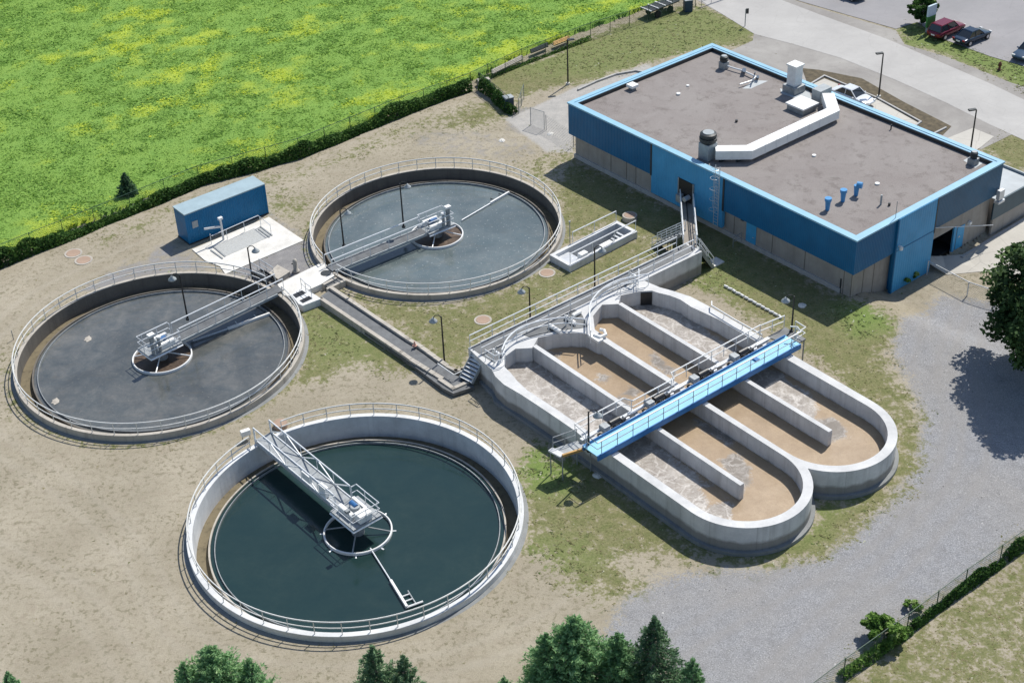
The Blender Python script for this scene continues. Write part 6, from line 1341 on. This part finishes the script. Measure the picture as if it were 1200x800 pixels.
# ------------------------------------------------------------------ cars
def make_car(lab, loc, heading, paint, suv=False, name='parked_car'):
    root = thing(name, lab, 'car', loc, 'cars parked by the road', heading)
    L, Wd = (4.75, 1.9) if suv else (4.65, 1.82); hb = .98 if suv else .86; hr = 1.68 if suv else 1.43
    # stations: x, half-width at belt, lower z, belt z
    st = [(-L / 2, .78, .42, .72), (-L / 2 + .12, .86, .30, hb - .02), (-L * .3, .91, .24, hb + .02), (0, .91, .22, hb), (L * .22, .91, .22, hb - .02), (L / 2 - .75, .89, .24, hb - .08), (L / 2 - .2, .82, .30, hb - .2), (L / 2, .68, .40, .58)]
    v = []; f = []
    for x, w, z0, z1 in st:
        w *= Wd / 1.82
        v += [(x, -w * .92, z0), (x, -w, z0 + (z1 - z0) * .45), (x, -w * .97, z1 - .06), (x, -w * .84, z1), (x, 0, z1 + .025), (x, w * .84, z1), (x, w * .97, z1 - .06), (x, w, z0 + (z1 - z0) * .45), (x, w * .92, z0)]
    k = 9
    for i in range(len(st) - 1):
        for j in range(k - 1): f.append((i * k + j, i * k + j + 1, (i + 1) * k + j + 1, (i + 1) * k + j))
        f.append((i * k + k - 1, i * k, (i + 1) * k, (i + 1) * k + k - 1))
    f.append(tuple(range(k))); f.append(tuple(reversed(range((len(st) - 1) * k, len(st) * k))))
    b = MB(); b.add(v, f); bo = b.build('body', paint, root, local=True, smooth=True); sm = bo.modifiers.new('sub', 'SUBSURF'); sm.levels = sm.render_levels = 2
    # greenhouse
    xb0, xb1 = (-L / 2 + .2, L * .19) if suv else (-L * .36, L * .2); xr0, xr1 = (-L / 2 + .5, L * .04) if suv else (-L * .2, L * .04); wb, wr = Wd / 2 * .86, Wd / 2 * .68
    g = MB(); g.hexa([(xb0, -wb, hb - .03), (xb1, -wb, hb - .05), (xb1, wb, hb - .05), (xb0, wb, hb - .03)], [(xr0, -wr, hr - .06), (xr1, -wr, hr - .06), (xr1, wr, hr - .06), (xr0, wr, hr - .06)]); g.build('glass', M['glass'], root, local=True, bevel=.04)
    rfm = MB(); rfm.hexa([(xr0 - .06, -wr - .02, hr - .08), (xr1 + .06, -wr - .02, hr - .08), (xr1 + .06, wr + .02, hr - .08), (xr0 - .06, wr + .02, hr - .08)], [(xr0 + .08, -wr + .06, hr), (xr1 - .06, -wr + .06, hr), (xr1 - .06, wr - .06, hr), (xr0 + .08, wr - .06, hr)]); rfm.build('roof', paint, root, local=True, bevel=.03)
    pl = MB()
    for sg in (-1, 1):
        for (x0, x1) in ((xb0, xr0), (xb1, xr1), ((xb0 + xb1) / 2 - .05, (xr0 + xr1) / 2 - .05)): pl.beam((x0, sg * wb, hb - .03), (x1, sg * wr, hr - .05), .07, .07)
    pl.build('pillar', paint, root, local=True)
    for x in (-L * .3, L * .31):
        for sg in (-1, 1):
            w = MB(); w.tube((x, sg * (Wd / 2 - .2), .33), (x, sg * (Wd / 2 + .015), .33), .335, 20); wo = w.build('wheel', M['tyre'], root, local=True); w = MB(); w.tube((x, sg * (Wd / 2), .33), (x, sg * (Wd / 2 + .03), .33), .2, 14); w.build('rim', M['rim'], wo, local=True)
    for sg in (-1, 1):
        h_ = MB(); h_.box((L / 2 - .17, sg * .6, .64), (.2, .36, .14)); h_.build('headlight', M['lens'], root, local=True, bevel=.03)
        h_ = MB(); h_.box((-L / 2 + .06, sg * .66, .75), (.12, .3, .16)); h_.build('tail_light', plain('red_lens', lin(.3, .01, .01), .3), root, local=True, bevel=.02)
        h_ = MB(); h_.box((L * .15, sg * (Wd / 2 + .06), hb + .02), (.14, .16, .12)); h_.build('mirror', paint, root, local=True, bevel=.02)
    h_ = MB(); h_.box((-L / 2 - .0, 0, .62), (.04, .46, .14)); h_.build('number_plate', M['white'], root, local=True)
    return root
def car(lab, r_px, f_px, paint, suv=False):
    a, b = T(*r_px), T(*f_px); d = b - a; c = (a + b) / 2; return make_car(lab, (c.x, c.y, .04), math.atan2(d.y, d.x), paint, suv)
car('dark red parked suv beside the green and white sign', (1094, 47), (1123, 34), carpaint('dark_red_paint', lin(.16, .012, .03)), True)
car('dark navy sedan parked beside the red suv', (1124, 54), (1153, 42), carpaint('navy_paint', lin(.012, .03, .06)))
car('slate blue car cut off by the right picture edge', (1222, 55), (1188, 76), carpaint('slate_blue_paint', lin(.035, .07, .12)))
car('white car parked in the bay behind the blue building', (984, 113), (1014, 124.5), carpaint('white_car_paint', lin(.72, .74, .75)))
car('dark blue car at the top edge of the upper car park', (980, -9), (1006, 1), carpaint('dark_blue_paint', lin(.02, .035, .07)))

# ------------------------------------------------------------------ sign, hydrant, signpost
q = T(1089, 37.5); sg = thing('entrance_sign', 'upright sign panel with white top half and green lower half before the shrub', 'sign', q)
dr = (T(1096, 33) - T(1086, 37)); ang = math.atan2(dr.y, dr.x); hS = 2.35
o = MB(); o.box(q + Vector((0, 0, .35)), (1.15, .22, .55), ang); o.build('base', M['grey'], sg, bevel=.02)
o = MB(); o.box(q + Vector((0, 0, 1.25)), (1.3, .2, 1.2), ang); o.build('green_panel', plain('sign_green', lin(.03, .2, .035), .5), sg)
o = MB(); o.box(q + Vector((0, 0, 2.46)), (1.3, .2, 1.2), ang); o.build('white_panel', plain('sign_pale_blue', lin(.5, .62, .68), .5), sg)
q = T(1171, 82); hy = thing('fire_hydrant', 'rusty brown fire hydrant on the grass strip by the road', 'hydrant', q)
o = MB(); o.lathe(q, [(0, 0), (.2, 0), (.2, .06), (.13, .08), (.13, .6), (.18, .62), (.18, .68), (.12, .8), (.04, .86), (.04, .92), (0, .92)], 14, closed=False); brn = plain('rusty_paint', lin(.14, .05, .025), .6); o.build('barrel', brn, hy, smooth=True)
for sg_ in (-1, 1): MB().tube(q + Vector((0, 0, .5)), q + Vector((sg_ * .22, 0, .5)), .07, 10).build('nozzle', brn, hy)
q = T(873, 31); sp_o = thing('road_sign', 'thin sign post with a small dark plate at the lawn corner', 'sign', q); MB().tube(q, q + Vector((0, 0, 2.0)), .05).build('post', M['galv_d'], sp_o); o = MB(); o.box(q + Vector((.18, 0, 1.75)), (.3, .04, .6)); o.build('plate', M['dark'], sp_o)
q = T(462, 0)
# stray pale stones in the grass
for i, (px, lab) in enumerate((((478, 411), 'pale stone in the grass beside the trough bend'), ((588, 165), 'pale broken slab on the track left of the grey gate panel'), ((940, 358), 'flat pale stone on the lawn near the far bridge lamp'), ((700, 557), 'pale broken slab beside the ditch wall below the blue bridge'), ((645, 157), 'pale concrete lump at the foot of the grey gate panel'))):
    q = T(*px); o = MB(); n = 9; o.lathe(q, [(0, .14), (.22, .12), (.34, .03), (.36, -.05)], n, closed=False); o.v = [(x + random.uniform(-.06, .06), y + random.uniform(-.06, .06), z + random.uniform(-.02, .02)) for x, y, z in o.v]; tag(o.build('stone', M['conc_pad'], base=q), lab, 'stone')

# ------------------------------------------------------------------ light, sky, camera
SUN_AZ, SUN_EL = R(53), R(54)     # direction towards the sun, measured from +X
sd_ = Vector((math.cos(SUN_AZ) * math.cos(SUN_EL), math.sin(SUN_AZ) * math.cos(SUN_EL), math.sin(SUN_EL)))
sl_ = bpy.data.lights.new('sun', 'SUN'); sl_.energy = 4.7; sl_.angle = R(.53); sl_.color = (1.0, .955, .88)
so = bpy.data.objects.new('sun', sl_); C.objects.link(so); so.rotation_euler = (-sd_).to_track_quat('-Z', 'Y').to_euler(); so.location = (60, 120, 120)
w = bpy.data.worlds.new('World'); S.world = w; w.use_nodes = True; nt = w.node_tree; bgd = nt.nodes['Background']
sk = nt.nodes.new('ShaderNodeTexSky'); sk.sky_type = 'NISHITA'; sk.sun_disc = False; sk.sun_elevation = SUN_EL; sk.sun_rotation = PI / 2 - SUN_AZ; sk.air_density = 1.0; sk.dust_density = .6; sk.ozone_density = 1.0
nt.links.new(sk.outputs[0], bgd.inputs[0]); bgd.inputs[1].default_value = .118
cd = bpy.data.cameras.new('camera'); co_ = bpy.data.objects.new('camera', cd); C.objects.link(co_)
cd.sensor_fit = 'HORIZONTAL'; cd.sensor_width = 36; cd.lens = F / 1200 * 36; cd.clip_start = 1; cd.clip_end = 9000
co_.matrix_world = Matrix(((RT.x, UP.x, -FW.x, CAM.x), (RT.y, UP.y, -FW.y, CAM.y), (RT.z, UP.z, -FW.z, CAM.z), (0, 0, 0, 1)))
S.camera = co_
S.render.resolution_x = 1024; S.render.resolution_y = 682
S.view_settings.view_transform = 'Standard'; S.view_settings.look = 'None'; S.view_settings.exposure = 0.12; S.view_settings.gamma = 1.0
